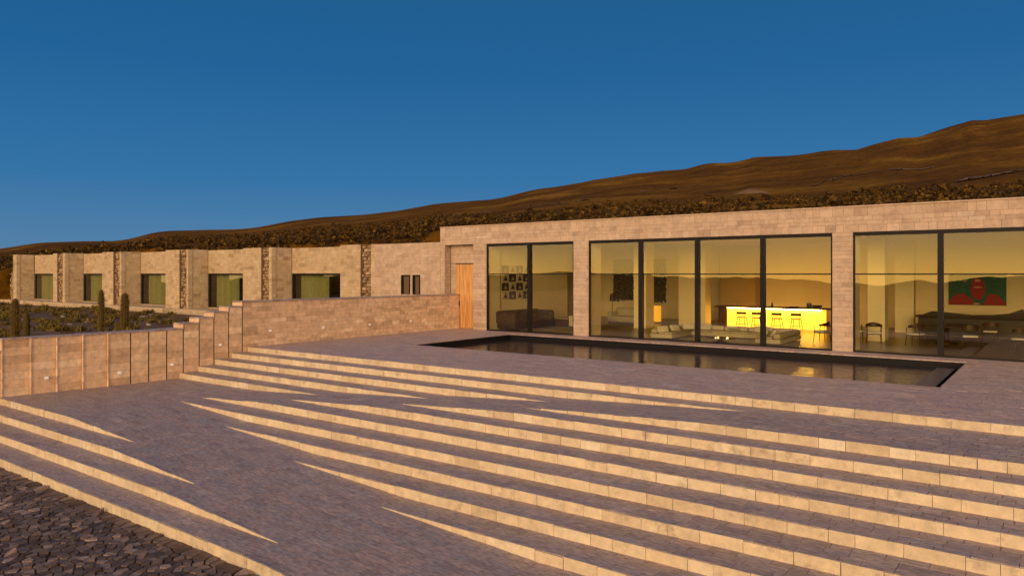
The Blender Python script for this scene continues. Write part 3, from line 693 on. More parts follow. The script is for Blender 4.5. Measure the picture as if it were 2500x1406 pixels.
def terrain_z(X, Y):
    r = .7998*X+.6002*Y; f = -.6002*X+.7998*Y
    phi = np.arctan2(r, f); d = np.hypot(X, Y); cp = np.cos(np.clip(phi,-1.25,1.25))
    eR = np.interp(phi, RPHI, RID)/1786*cp; e0 = np.interp(phi, EPHI, E0)/1786*cp
    DR = 620
    pw = np.interp(phi, [math.atan(-700/1786), math.atan(-250/1786), math.atan(500/1786)], [.30,.34,.60])
    s = np.clip((d-50)/(DR-50), 1e-6, 1)
    zh = 2.8 + d*(e0+(eR-e0)*s**pw)
    bump = fbm(X,Y,160)*.009*d*s*(1-s)*2 + fbm(X-90,Y,60)*.0014*d*(1-s)*s*2 + fbm(X+50,Y,38)*.0035*np.minimum(d,200)*(1-s)
    zh = zh + bump
    zr = 2.8 + DR*eR; zh = np.where(d > DR, zr + (d-DR)*.02*np.clip(eR*8,0,1) - (d-DR)**1.0*.09, zh)
    zh = np.maximum(zh, -60)
    # ground round the house
    g0 = np.where(X < -25.4, .42*(1-sm(12, 26, Y)) - .05, -2.6)
    g0 = g0 + np.where(X < -25.7, fbm(X,Y,9)*.10*(1-sm(25,27,Y)*.7), 0)
    Yb = np.where(X > -25.9, 46., np.where(X < -88, 24., 39.5))
    north = sm(0, 1, (Y-Yb)/5.0)
    zn = g0*(1-north) + zh*north
    # ground south of the steps, falling towards the salt flat
    ds = np.maximum(0, 4.0 - Y)
    zs = -1.68 - .040*np.minimum(ds, 900) + fbm(X,Y,90)*.008*np.minimum(ds, 300)*(1-sm(500,900,ds))
    zs = np.where(X < -25.7, np.maximum(zs, -1.68-.04*np.minimum(ds,900)), zs)
    tt = X/np.maximum(-Y, 1.0)
    el = np.interp(tt, [-2,-.9,-.6,-.45,-.33,-.25,-.18,-.10,-.03,.08,.3,.8,2], [.0,-.1,.05,-.15,-.35,-.62,-.70,-.42,.18,.45,.2,.5,.1])*.01745
    far = 2.8 + np.hypot(X, Y)*el + fbm(X, Y*.3, 1500, 8)*7
    q = sm(3200, 5200, ds); zs = (zs-38*sm(700,2600,ds))*(1-q) + far*q
    south = sm(0, 1, (5.9-Y)/1.2) if True else 0
    west = np.where(X < -25.6, sm(0,1,(3.0-Y)/8.0), south)
    z = zn*(1-west) + zs*west
    # the two east-west flanks: fade hill into the south slope
    return z
GX, GY = np.meshgrid(gx, gy, indexing='ij')
GZ = terrain_z(GX, GY)
nx, ny = GX.shape
me = bpy.data.meshes.new('ground')
V = np.stack([GX, GY, GZ], -1).reshape(-1, 3)
I = np.arange(nx*ny).reshape(nx, ny)
F = np.stack([I[:-1,:-1], I[1:,:-1], I[1:,1:], I[:-1,1:]], -1).reshape(-1)
me.vertices.add(len(V)); me.vertices.foreach_set('co', V.astype(np.float32).ravel())
me.loops.add(len(F)); me.loops.foreach_set('vertex_index', F.astype(np.int32))
me.polygons.add(len(F)//4); me.polygons.foreach_set('loop_start', np.arange(0,len(F),4,dtype=np.int32))
me.polygons.foreach_set('use_smooth', [True]*(len(F)//4)); me.update(calc_edges=True)
tag(link('ground', me, M['terrain']), kind='structure')
# garden soil laid over the planted strip
sx = np.arange(-88, -25.65, .6); sy = np.arange(3.0, 27.5, .6)
SX, SY = np.meshgrid(sx, sy, indexing='ij'); SZ = terrain_z(SX, SY)+.03
mb = MB(); I = np.arange(SX.size).reshape(SX.shape)
mb.v = list(map(tuple, np.stack([SX,SY,SZ],-1).reshape(-1,3))); mb.f = [tuple(q) for q in np.stack([I[:-1,:-1],I[1:,:-1],I[1:,1:],I[:-1,1:]],-1).reshape(-1,4).tolist()]
tag(mb.build('garden_bed', M['garden'], smooth=True), kind='structure')
# pale shore line of the salt flat below, behind the camera
mb = MB(); pts = []
for i in range(61):
    a = -2000+i*60; y = -900 + 60*math.sin(a/330.) + 25*math.sin(a/90.)
    z = float(terrain_z(np.array([a]), np.array([y]))[0])+.6
    pts.append((a, y, z))
vs_ = []
for (a,y,z) in pts: vs_ += [(a,y-11,z+.2),(a,y+11,z+.2)]
mb.add(vs_, [(2*i,2*i+2,2*i+3,2*i+1) for i in range(len(pts)-1)])
tag(mb.build('salt_shore', M['track']), kind='structure')

# ------------------------------------------------------------------ dark split-stone ground at the foot of the steps
gr = empty('gravel_ground', (-16, 4.5, -1.6), kind='structure')
og = Vector(gr.location)
MB().box(-27-og.x, -6.4-og.x, -6-og.y, 6.33-og.y, -.8, -.045).build('bed', M['gravelbed'], gr)
rs = random.Random(5); cell = .15; pts = {}
x0g, y0g, ncx, ncy = -22.5, 2.4, 108, 26
for i in range(ncx):
    for j_ in range(ncy):
        pts[i,j_] = (x0g+(i+.5*(j_%2)+rs.uniform(-.42,.42))*cell, y0g+(j_+rs.uniform(-.42,.42))*cell)
cells = []
for (i,j_),p0 in pts.items():
    if p0[1] > 6.22 or p0[0] > -6.6: continue
    poly = [(p0[0]+dx,p0[1]+dy) for dx,dy in ((-.22,-.22),(.22,-.22),(.22,.22),(-.22,.22))]
    for di in (-2,-1,0,1,2):
        for dj in (-2,-1,0,1,2):
            q = pts.get((i+di,j_+dj))
            if q is None or (di == 0 and dj == 0): continue
            mx_, my_ = (p0[0]+q[0])/2, (p0[1]+q[1])/2; nx_, ny_ = q[0]-p0[0], q[1]-p0[1]
            new = []
            for k in range(len(poly)):
                a, b_ = poly[k], poly[(k+1)%len(poly)]
                da = (a[0]-mx_)*nx_+(a[1]-my_)*ny_; db = (b_[0]-mx_)*nx_+(b_[1]-my_)*ny_
                if da <= 0: new.append(a)
                if da*db < 0:
                    t_ = da/(da-db); new.append((a[0]+(b_[0]-a[0])*t_, a[1]+(b_[1]-a[1])*t_))
            poly = new
            if len(poly) < 3: break
        if len(poly) < 3: break
    if len(poly) < 3: continue
    cx_ = sum(a[0] for a in poly)/len(poly); cy_ = sum(a[1] for a in poly)/len(poly)
    s_ = rs.uniform(.80,.93)
    tx, ty = rs.gauss(0,.035), rs.gauss(0,.035); hz = rs.uniform(-.012,.012)
    s_ = rs.uniform(.78,.93)
    P = [((a[0]-cx_)*s_, (a[1]-cy_)*s_) for a in poly]
    if rs.random() < .07: ty = -abs(rs.gauss(.28,.10)); hz += .02      # stones tipped up on edge
    vt = [(a, b_, hz + a*tx + b_*-ty) for a,b_ in P]; vb = [(a*1.0, b_*1.0, -.06) for a,b_ in P]
    n = len(P)
    cells.append((cx_, cy_, vt+vb, [tuple(range(n))] + [(k, k+n, (k+1)%n+n, (k+1)%n) for k in range(n)]))
def vis2(c):
    P = Vector((c[0],c[1],-1.6))-Vector(CAM); f_ = P.dot(FWD); r_2 = P.dot(RGT)
    if f_ < .5: return -1
    x = 1250+1786*r_2/f_; y = 669-1786*P.z/f_
    return 1/f_ if (0 < x < 2500 and y < 1406) else -1
cells.sort(key=vis2, reverse=True)
for c in cells[:300]:
    me = bpy.data.meshes.new('stone'); me.from_pydata(c[2], [], c[3]); link('stone', me, M['gravel'], gr, (c[0]-og.x, c[1]-og.y, 0))
mb = MB()
for c in cells[300:]: mb.add([(a+c[0]-og.x, b_+c[1]-og.y, z) for a,b_,z in c[2]], c[3])
mb.build('stone', M['gravel'], gr)['kind'] = 'stuff'

# ------------------------------------------------------------------ vegetation
def clump_mesh(seed, n, hgt=1.0, leaf=.12, spiky=False):
    r_ = np.random.default_rng(seed); V = []; F = []
    lob = r_.normal(0, .22, (5, 2))
    for i in range(n):
        c = lob[i % 5]; a = r_.uniform(0, 6.283); q = abs(r_.normal(0, .30)); q = min(q, .55)
        zt_ = max(.04, (1-(q/.6)**2))*hgt*r_.uniform(.35, 1.0)*(.75+.5*((i%5)/5))
        x, y = c[0]+math.cos(a)*q, c[1]+math.sin(a)*q
        s = leaf*r_.uniform(.6,1.5)
        u = r_.normal(0,1,3); u /= np.linalg.norm(u); v = np.cross(u, r_.normal(0,1,3)); v /= np.linalg.norm(v)
        if spiky: u = np.array([math.cos(a)*.5, math.sin(a)*.5, 1.]); u /= np.linalg.norm(u); v = np.cross(u,[math.sin(a),math.cos(a),.1]); v = v/np.linalg.norm(v)*.22; s *= 1.7
        P = np.array([x,y,zt_*(.5 if spiky else 1)]); k = len(V)
        V += [P-u*s-v*s*.5, P+u*s*.2-v*s, P+u*s+v*s*.3, P+v*s*.9]; F.append((k,k+1,k+2,k+3))
    return np.array(V), np.array(F)
def vmesh(name, V, F, mat):
    me = bpy.data.meshes.new(name); me.from_pydata(V.tolist(), [], F.tolist()); me.materials.append(mat); return me
SH = [clump_mesh(100+i, 170, .75, .10) for i in range(5)]
SHM = [vmesh('shrub', *s, M['shrub']) for s in SH]
LOW = [clump_mesh(200+i, 60, .75, .16) for i in range(6)]
cand = []
r3 = np.random.default_rng(3)
ph = r3.uniform(-.70, .72, 16000); dd = 45*np.exp(r3.uniform(0, 1.9, 16000))
fx = np.sin(ph)*dd; fy = np.cos(ph)*dd
WX = .7998*fx - .6002*fy; WY = .6002*fx + .7998*fy
dens = fbm(WX, WY, 45, 10)
WZ = terrain_z(WX, WY)
pxx = 1250+1786*np.tan(ph); yy = 669-1786*(WZ-2.8)/fy
top = np.interp(pxx, [0,30,40,600,1072,1073,2500], [760,760,622,604,592,556,487])
lim = np.interp(pxx, [-500,0,250,400,600,800,1000,1073,1250,1500,2000,2500,3000], [680,618,604,588,566,548,528,526,532,508,480,456,440])
ok = (yy < top+14) & (yy > lim + r3.uniform(-18, 22, 16000)) & (dens > np.where(pxx > 1073, -.02, -.2)) & ((WY > 41) | (WX < -90))
idx = np.where(ok)[0]
size = r3.uniform(.45, 1.15, 16000)*np.where(r3.random(16000) < .10, 1.5, 1)
score = size/dd; idx = idx[np.argsort(-score[idx])]
print('shrubs', len(idx))
SL = 'low dark scrub bush growing on the slope behind the stone buildings'
for q, i in enumerate(idx[:280]):
    o = bpy.data.objects.new('scrub_bush', SHM[q % 5]); COL.objects.link(o)
    o.location = (WX[i], WY[i], WZ[i]-.08); o.rotation_euler = (0,0,r3.uniform(0,6.28)); o.scale = (size[i], size[i], size[i]*r3.uniform(.7,1.05))
    tag(o, SL, 'bush', 'scrub bushes on the slope behind the buildings')
def on_slope(px, py):
    ph_ = math.atan((px-1250)/1786); want = (669-py)/1786*math.cos(ph_); d_ = np.linspace(50, 600, 1400)
    r_ = d_*math.sin(ph_); f_ = d_*math.cos(ph_); X_ = .7998*r_ - .6002*f_; Y_ = .6002*r_ + .7998*f_
    Z_ = terrain_z(X_, Y_); i_ = int(np.argmax((Z_-2.8)/d_ >= want)); return X_[i_], Y_[i_], Z_[i_]
for tr in ([(1976,458),(2005,447),(2040,436),(2075,428),(2130,421),(2200,415),(2290,408)], [(2330,446),(2390,436),(2440,428),(2500,417)], [(1060,530),(1140,524),(1220,517),(1300,505),(1380,497),(1440,487)], [(1560,470),(1640,462),(1700,452)]):
    P_ = [on_slope(*q) for q in tr]; mb = MB(); L_ = []
    for a_, b_ in zip(P_[:-1], P_[1:]):
        for t_ in np.linspace(0,1,24,endpoint=False):
            x_, y_ = a_[0]+(b_[0]-a_[0])*t_, a_[1]+(b_[1]-a_[1])*t_; L_.append((x_+r3.normal(0,.5), y_+r3.normal(0,.5)))
    vs_ = []
    for x_, y_ in L_:
        n_ = Vector((x_, y_)).normalized(); w_ = r3.uniform(1.2, 2.4)
        for sg in (-w_, w_):
            xx, yy_ = x_+n_.x*sg, y_+n_.y*sg; vs_.append((xx, yy_, float(terrain_z(np.array([xx]), np.array([yy_]))[0])+.25))
    mb.add(vs_, [(2*i,2*i+2,2*i+3,2*i+1) for i in range(len(L_)-1)])
    tag(mb.build('dirt_track', M['dust'], smooth=True), kind='structure')
mx_, my_, mz_ = on_slope(1835, 474)
mb = MB(); rs = random.Random(77); V = []; nn = 28
for i in range(9):
    for k in range(nn):
        q = i/8; a = 2*math.pi*k/nn; V.append((q*4.6*math.cos(a)*(1+.1*rs.uniform(-1,1)), q*3.4*math.sin(a)*(1+.1*rs.uniform(-1,1)), 1.5*(1-q**1.5)+rs.uniform(-.08,.08)-.3))
mb.add(V, [(i*nn+k, (i+1)*nn+k, (i+1)*nn+(k+1)%nn, i*nn+(k+1)%nn) for i in range(8) for k in range(nn)])
o = mb.build('earth_mound', M['dust'], smooth=True, loc=(mx_, my_, mz_)); tag(o, 'low pale mound of bare earth among the scrub above the long roof', 'mound')
allV = []; allF = []; k = 0
for i in idx[280:5200]:
    V, F = LOW[i % 6]; a = r3.uniform(0,6.28); c_, s_ = math.cos(a), math.sin(a)
    V2 = V.copy(); V2[:,0] = (V[:,0]*c_-V[:,1]*s_)*size[i]+WX[i]; V2[:,1] = (V[:,0]*s_+V[:,1]*c_)*size[i]+WY[i]; V2[:,2] = V[:,2]*size[i]*.85+WZ[i]-.08
    allV.append(V2); allF.append(F+k); k += len(V)
if allV:
    o = link('scrub', vmesh('scrub', np.concatenate(allV), np.concatenate(allF), M['shrub'])); tag(o, 'scattered low scrub covering the upper slope', 'scrub', kind='stuff')
# garden tufts
TF = [vmesh('grass_tuft', *clump_mesh(300+i, 150, .8, .10, True), M['tuft']) for i in range(4)]
n_t = 0
for i in range(600):
    x = r3.uniform(-80, -26.6); y = r3.uniform(5.5, 26.8)
    r_ = .7998*x+.6002*y; f_ = -.6002*x+.7998*y
    if f_ < 2: continue
    px = 1250+1786*r_/f_
    if px < -60 or px > 560 or r3.random() > .62: continue
    o = bpy.data.objects.new('grass_tuft', TF[i % 4]); COL.objects.link(o); s = r3.uniform(.35,.95)
    o.location = (x, y, float(terrain_z(np.array([x]),np.array([y]))[0])+.0); o.rotation_euler = (0,0,r3.uniform(0,6.28)); o.scale = (s,s,s*r3.uniform(.6,.95))
    tag(o, 'yellowish desert grass tuft in the garden between the wall and the guest wing', 'plant', 'desert tufts in the garden')
    n_t += 1
print('tufts', n_t)
for i in range(26):
    x = r3.uniform(-60,-27); y = r3.uniform(9,26)
    mb = MB(); s = r3.uniform(.06,.16)
    mb.rbox(-s,s,-s*.8,s*.8,-s*.3,s*.5,s*.3,1)
    o = mb.build('small_rock', M['rock'], loc=(x,y,float(terrain_z(np.array([x]),np.array([y]))[0])+.05)); o.rotation_euler = (r3.uniform(-.3,.3),r3.uniform(-.3,.3),r3.uniform(0,6))
    tag(o, 'small pale rock lying among the desert tufts', 'rock', 'pale rocks in the garden')
def cactus(x, y, top, rad, label, arms=()):
    zb = float(terrain_z(np.array([x]),np.array([y]))[0]) - .1
    e = empty('column_cactus', (x,y,zb), label=label, cat='cactus')
    def col(H_, r0, loc):
        V = []; Fq = []; n = 36; prof = [(0,.75),(.12,.9),(.35,1.0),(.6,1.02),(.8,.96),(.92,.8),(.975,.55),(1.0,.15)]
        prof = [(t_*H_, q_) for t_, q_ in prof]
        rows = []
        for a_, b_ in zip(prof[:-1], prof[1:]):
            for s_ in np.linspace(0,1,4,endpoint=False): rows.append((a_[0]+(b_[0]-a_[0])*s_, a_[1]+(b_[1]-a_[1])*s_))
        rows.append(prof[-1])
        for z_, q_ in rows:
            for k in range(n):
                rr_ = r0*q_*(1+.14*math.cos(12*2*math.pi*k/n))*(1+.02*math.sin(z_*23+k)); V.append((rr_*math.cos(2*math.pi*k/n), rr_*math.sin(2*math.pi*k/n), z_))
        Fq = [(i*n+k, i*n+(k+1)%n, (i+1)*n+(k+1)%n, (i+1)*n+k) for i in range(len(rows)-1) for k in range(n)] + [tuple((len(rows)-1)*n+k for k in range(n))]
        mb = MB().add(V, Fq); return mb
    col(top-zb, rad, None).build('stem', M['cactus'], e, smooth=True)
    sp = MB()
    rs = random.Random(int(x*10))
    H_ = top-zb
    for i in range(900):
        a = round(rs.uniform(0,12))*2*math.pi/12; z_ = rs.uniform(.1,.97)*H_; r_0 = rad*1.1*(1 if z_ < H_*.85 else .8)
        d = Vector((math.cos(a+rs.uniform(-.5,.5)), math.sin(a+rs.uniform(-.5,.5)), rs.uniform(-.3,.6))).normalized()*rs.uniform(.05,.10)
        p_ = Vector((math.cos(a)*r_0, math.sin(a)*r_0, z_)); q_ = Vector((0,0,.007))
        sp.add([p_-q_, p_+q_, p_+d], [(0,1,2)])
    o = sp.build('spines', M['tuft'], e); o['kind'] = 'stuff'
    for (dx,dy,hh,rd) in arms:
        col(hh, rd, None).build('side_stem', M['cactus'], e, smooth=True, loc=(dx,dy,0))
cactus(-30, 10.3, 1.93, .105, 'tall column cactus furthest left in the garden with a short side stem', arms=((.28,.25,1.2,.10),))
cactus(-30, 13.24, 2.2, .085, 'slim column cactus in the middle of the garden, left of the thickest cactus')
cactus(-30, 14.14, 2.05, .125, 'thick dark column cactus nearest the stepped wall')

# ------------------------------------------------------------------ inside: furniture
def col_tree(o, parent=None):
    c = o.copy(); COL.objects.link(c); c.parent = parent
    for ch in list(o.children): col_tree(ch, c)
    return c
# bar counter
br = empty('bar_counter', (-11.9, 38.6, 0), label='long bar counter with dark wooden top and glowing yellow front', cat='bar')
MB().box(-2.45,2.45,-.20,.35,0,.99).build('front_panel', M['bar'], br)
mb = MB().rbox(-3.1,3.2,-.42,.55,1.02,1.09,.012,1); mb.build('counter_top', M['darkwood'], br)
MB().box(-2.4,2.4,-.34,-.29,.985,1.015).build('light_strip', M['led'], br)
MB().box(2.9,3.1,-.3,.45,0,1.015).build('end_leg', M['darkwood'], br)
MB().box(-3.05,-2.5,.1,.5,0,1.015).build('end_cabinet', M['darkwood'], br)
st0 = empty('bar_stool', (-13.3, 37.7, 0), label='wooden bar stool furthest left along the glowing bar', cat='stool', group='bar stools along the counter')
MB().rbox(-.21,.21,-.20,.20,.66,.72,.025,2).build('seat', M['darkwood'], st0)
pts_ = [(.27*math.sin(a), -.05-.20*math.cos(a), .98) for a in np.linspace(-1.3,1.3,11)]
bk = MB()
for z_, hh in ((.98,.0),):
    V = []
    for (x,y,z) in pts_: V += [(x,y,.90),(x,y,1.06),(x*.88,y*.88+.0,1.06),(x*.88,y*.88,.90)]
    n = len(pts_); F_ = [(i*4+k, i*4+(k+1)%4, (i+1)*4+(k+1)%4, (i+1)*4+k) for i in range(n-1) for k in range(4)]+[(0,1,2,3),((n-1)*4,(n-1)*4+3,(n-1)*4+2,(n-1)*4+1)]
    bk.add(V, F_)
bk.build('backrest', M['darkwood'], st0)
for sx_, sy_ in ((-1,-1),(1,-1),(-1,1),(1,1)):
    MB().tube([(.17*sx_,.16*sy_,.68),(.25*sx_,.23*sy_,0)], [.018,.014], 6).build('leg', M['darkwood'], st0)
for sx_ in (-1,1): MB().tube([(.17*sx_,-.18,.70),(.24*sx_,-.16,.93)], .014, 6).build('backrest_post', M['darkwood'], st0)
f = MB(); f.tube([(-.225,-.205,.24),(.225,-.205,.24)], .016, 6); f.tube([(-.225,.205,.24),(.225,.205,.24)], .012, 6); f.build('footrest', M['darkwood'], st0)
st0.scale = (1,1,.80)
for x, lab in ((-12.5,'wooden bar stool second from the left at the glowing bar'),(-11.5,'wooden bar stool third from the left, just right of the dark window post'),(-10.55,'wooden bar stool furthest right along the glowing bar')):
    c = col_tree(st0); c.location = (x, 37.7, 0); c['label'] = lab
# on the counter
def pot(x, y, prof, m_, name, label, cat, sq=1):
    o = MB().lathe(prof, n=20, sq=sq).build(name, m_, smooth=True, loc=(x,y,1.091)); return tag(o, label, cat)
pot(-10.15, 38.5, [(.11,0),(.12,.02),(.12,.2),(.135,.22),(.10,.24),(.03,.27)], M['steelpot'], 'cooking_pot', 'steel cooking pot standing on the right part of the bar counter', 'pot')
pot(-9.75, 38.4, [(.12,0),(.20,.04),(.26,.13),(.25,.14),(.18,.06),(.02,.03)], M['blackdish'], 'serving_bowl', 'dark wide serving bowl on the bar counter beside the steel pot', 'bowl')
pot(-12.0, 38.5, [(.05,0),(.05,.16),(.02,.20),(.02,.26)], M['blackdish'], 'bottle', 'small dark bottle standing on the bar counter near its middle', 'bottle')
pot(-10.9, 38.5, [(.10,0),(.24,.02),(.25,.045),(.05,.04)], M['blackdish'], 'platter', 'flat dark platter on the bar counter left of the pot', 'platter')
o = MB().tube([(0,0,0),(0,0,.22),(.03,-.05,.27),(.05,-.14,.25)], .014, 8).build('tap', M['steelpot'], smooth=True, loc=(-13.8,38.6,1.091)); tag(o, 'bent metal tap at the left end of the bar counter', 'tap')
# U-shaped sofa
so = empty('corner_sofa', (-11.6, 30.6, 0), label='large pale U-shaped sofa close behind the middle window', cat='sofa')
oo = Vector(so.location)
def part(mb, name, m_, par=so, smooth=False): return off(mb, Vector(par.location)).build(name, m_, par, smooth)
part(MB().rbox(-14.35,-8.85,31.35,32.3,.04,.30,.04), 'base', M['white'])
part(MB().rbox(-14.35,-13.35,29.2,31.33,.04,.30,.04), 'base', M['white'])
part(MB().rbox(-9.85,-8.85,29.4,31.33,.04,.30,.04), 'base', M['white'])
for i in range(4):
    a = -13.3+i*.86
    part(MB().rbox(a,a+.84,31.3,31.95,.30,.42,.05,3), 'seat_cushion', M['white'], smooth=True)
for i in range(5):
    a = -14.2+i*1.07
    mt = Matrix.Translation((a+.5,32.08,.5)) @ Matrix.Rotation(R(-12+i*2),4,'X') 
    part(MB().rbox(-.52,.52,-.12,.12,-.22,.18,.08,3,mt), 'back_cushion', M['white'], smooth=True)
part(MB().rbox(-14.35,-14.05,29.2,31.9,.30,.60,.09,3), 'armrest', M['white'], smooth=True)
part(MB().rbox(-9.15,-8.85,29.4,32.3,.30,.62,.09,3), 'armrest', M['white'], smooth=True)
part(MB().rbox(-14.0,-13.36,29.25,31.3,.30,.42,.05,3), 'seat_cushion', M['white'], smooth=True)
part(MB().rbox(-9.83,-9.17,29.45,31.3,.30,.42,.05,3), 'seat_cushion', M['white'], smooth=True)
for (x,y,rz_,rx_) in [(-13.9,29.5,50,20),(-13.75,30.4,70,25),(-13.6,31.6,30,25),(-12.9,31.85,5,35),(-11.6,31.85,-5,-60),(-10.4,31.8,10,20),(-9.4,30.2,-60,30),(-9.5,29.7,-80,25),(-10.0,31.6,-40,20)]:
    mt = Matrix.Translation((x,y,.58)) @ Matrix.Rotation(R(rz_),4,'Z') @ Matrix.Rotation(R(-rx_),4,'X')
    part(MB().rbox(-.26,.26,-.07,.07,-.2,.2,.06,3,mt), 'pillow', M['pillow'], smooth=True)
fb = empty('candle_bowl', (-11.25, 29.35, 0), label='low black bowl with glowing candles in front of the pale sofa', cat='bowl')
MB().lathe([(.30,0),(.32,.03),(.14,.08),(.12,.22),(.5,.30),(.72,.36),(.70,.375),(.3,.32),(.02,.31)], n=24).build('dish', M['blackdish'], fb, smooth=True)
so.scale = (1,1,.70)
fb.scale = (.85,.85,.42)
rs = random.Random(2)
for i in range(7):
    a = rs.uniform(0,6.28); q = rs.uniform(.05,.38)
    MB().lathe([(.035,0),(.035,.10),(.03,.11),(.012,.13)], n=8).build('candle', M['flame'], fb, loc=(q*math.cos(a),q*math.sin(a),.33+rs.uniform(0,.04)))
# second seating group and dark sofa
ds_ = empty('dark_sofa', (-22.0, 30.6, 0), label='dark brown leather sofa along the left wall of the first room', cat='sofa')
part(MB().rbox(-22.6,-21.5,28.95,32.3,.06,.42,.08,2), 'seat', M['darkfab'], ds_, True)
part(MB().rbox(-22.75,-22.35,28.9,32.3,.3,.95,.12,3), 'backrest', M['darkfab'], ds_, True)
part(MB().rbox(-22.65,-21.5,28.85,29.2,.06,.90,.12,3), 'armrest', M['darkfab'], ds_, True)
part(MB().rbox(-22.65,-21.5,32.1,32.45,.06,.90,.12,3), 'armrest', M['darkfab'], ds_, True)
ct = empty('coffee_table', (-21.2, 33.0, 0), label='dark square coffee table with pale top right of the dark sofa', cat='table')
part(MB().rbox(-21.75,-20.7,32.6,33.6,.05,.42,.02,1), 'body', M['darkwood'], ct); part(MB().rbox(-21.8,-20.65,32.55,33.65,.42,.47,.01,1), 'top', M['rug'], ct)
tag(MB().box(-22.4,-18.4,30.0,34.6,.002,.015).build('rug', M['rug']), 'beige rug on the floor of the first room under the coffee table', 'rug')
def armchair(x, y, rz, lab, wdt=1.1, dp=1.0):
    e = empty('armchair' if wdt < 1.5 else 'sofa', (x,y,0), rz, lab, 'armchair' if wdt < 1.5 else 'sofa')
    w2 = wdt/2
    MB().rbox(-w2,w2,-dp/2,dp/2,.08,.42,.07,3).build('seat', M['white'], e, True); MB().rbox(-w2,w2,dp/2-.25,dp/2,.3,.86,.10,3).build('backrest', M['white'], e, True)
    MB().rbox(-w2,-w2+.22,-dp/2,dp/2-.2,.3,.66,.08,3).build('armrest', M['white'], e, True); MB().rbox(w2-.22,w2,-dp/2,dp/2-.2,.3,.66,.08,3).build('armrest', M['white'], e, True)
    for sx_,sy_ in ((-1,-1),(1,-1),(-1,1),(1,1)): MB().box(-.03,.03,-.03,.03,0,.09).build('foot', M['darkwood'], e, loc=((w2-.1)*sx_, (dp/2-.1)*sy_, 0))
    return e
armchair(-19.9, 32.6, R(-90), 'pale armchair behind the pillar between the first two windows')
armchair(-19.6, 37.2, R(-10), 'pale two-seat sofa below the left shaggy wall hanging', 2.4, 1.0)
lp = empty('floor_lamp', (-21.4, 38.5, 0), label='dark slim floor lamp beside the pale two-seat sofa', cat='lamp')
MB().lathe([(.16,0),(.16,.03),(.02,.04),(.018,1.2)], n=12).build('stand', M['darkwood'], lp); MB().lathe([(.18,0),(.13,.42)], n=14).build('lamp_shade', M['darkwood'], lp, loc=(0,0,1.2))
# wall hangings
for k_, (x0,x1,lab) in enumerate([(-23.50,-22.12,'left dark shaggy textile hanging on the back wall'),(-20.85,-19.85,'right dark shaggy textile hanging on the back wall')]):
    e = MB(); nx_, nz_ = 16, 40; rs = np.random.default_rng(k_); zz0, zz1 = 1.1, 3.75
    V = []
    for i in range(nx_+1):
        for j_ in range(nz_+1):
            ex = rs.uniform(-.05,.05) if i in (0,nx_) or j_ == 0 else 0
            V.append((x0+(x1-x0)*i/nx_+ex, 42.5-.06-rs.uniform(0,.08), zz0+(zz1-zz0)*j_/nz_+(rs.uniform(-.12,.05) if j_==0 else 0)))
    I = lambda i,j_: i*(nz_+1)+j_
    nV = len(V); V2 = [(a,42.58,c) for a,_,c in V]
    F_ = [(I(i,j_),I(i+1,j_),I(i+1,j_+1),I(i,j_+1)) for i in range(nx_) for j_ in range(nz_)]
    F_ += [(I(i,nz_),I(i+1,nz_),nV+I(i+1,nz_),nV+I(i,nz_)) for i in range(nx_)]+[(I(0,j_),nV+I(0,j_),nV+I(0,j_+1),I(0,j_+1)) for j_ in range(nz_)]+[(I(nx_,j_),I(nx_,j_+1),nV+I(nx_,j_+1),nV+I(nx_,j_)) for j_ in range(nz_)]
    tag(e.add(V+V2,F_).build('wall_hanging', M['shag']), lab, 'wall hanging')
# grid of sixteen prints on the left wall
dk = {(0,0),(0,2),(1,1),(1,3),(2,0),(2,2),(3,1),(3,3)}
cn = ['far left','second','third','far right']; rn = ['top','second','third','bottom']
for r_i in range(4):
    for c_i in range(4):
        y0 = 29.75+c_i*.62; z1 = 3.24-r_i*.45
        e = empty('framed_print', (-22.975, y0+.28, z1-.2), label=f'small square dome print, {cn[c_i]} in the {rn[r_i]} row of the grid', cat='picture', group='grid of sixteen prints on the left wall')
        d = (r_i,c_i) in dk
        MB().box(0,.03,-.28,.28,-.2,.2).build('panel', M['print_dark'] if d else M['print_light'], e)
        g_ = MB().add([(.034,.18*math.cos(a)*(1 if math.sin(a) < .2 else .8),-.13+.2*max(0,math.sin(a))) for a in np.linspace(0,math.pi,9)], [tuple(range(9))]); g_.add([(.036,-.05,.02),(.036,.05,.02),(.036,.02,.15),(.036,-.02,.15)],[(0,1,2,3)])
        g_.build('printed_shape', M['print_mid'] if d else M['print_dark'], e)
        if d: MB().add([(.038,-.09,-.10),(.038,.09,-.10),(.038,0,.02)],[(0,1,2)]).build('printed_highlight', M['print_light'], e)
# large painting
pt = empty('painting', (-3.3, 42.55, 2.03), label='large red and green abstract painting on the back wall of the dining room', cat='painting')
MB().box(-1.2,1.2,-.05,.04,-.76,.76).build('canvas', M['paint_green'], pt)
def flat(pts_, y, name, m_): MB().add([(a,y,b_) for a,b_ in pts_]+[(a,y+.006,b_) for a,b_ in pts_], [tuple(range(len(pts_)))]).build(name, m_, pt)
flat([(-1.18,-.75),(-.1,-.75),(-.25,-.45),(-.45,-.28),(-.62,-.18),(-.85,-.22),(-1.08,-.42),(-1.16,-.6)], -.058, 'red_shape', M['paint_red'])
flat([(1.18,-.75),(.25,-.75),(.35,-.45),(.5,-.2),(.7,-.2),(.9,-.3),(1.08,-.5),(1.16,-.62)], -.058, 'red_shape', M['paint_red'])
flat([(.03+.31*math.cos(a), .05+.55*math.sin(a)) for a in np.linspace(0,6.28,20,endpoint=False)], -.060, 'red_oval', M['paint_red'])
flat([(.03+.13*math.cos(a), .45+.07*math.sin(a)) for a in np.linspace(0,6.28,12,endpoint=False)], -.064, 'pale_spot', M['paint_pale'])
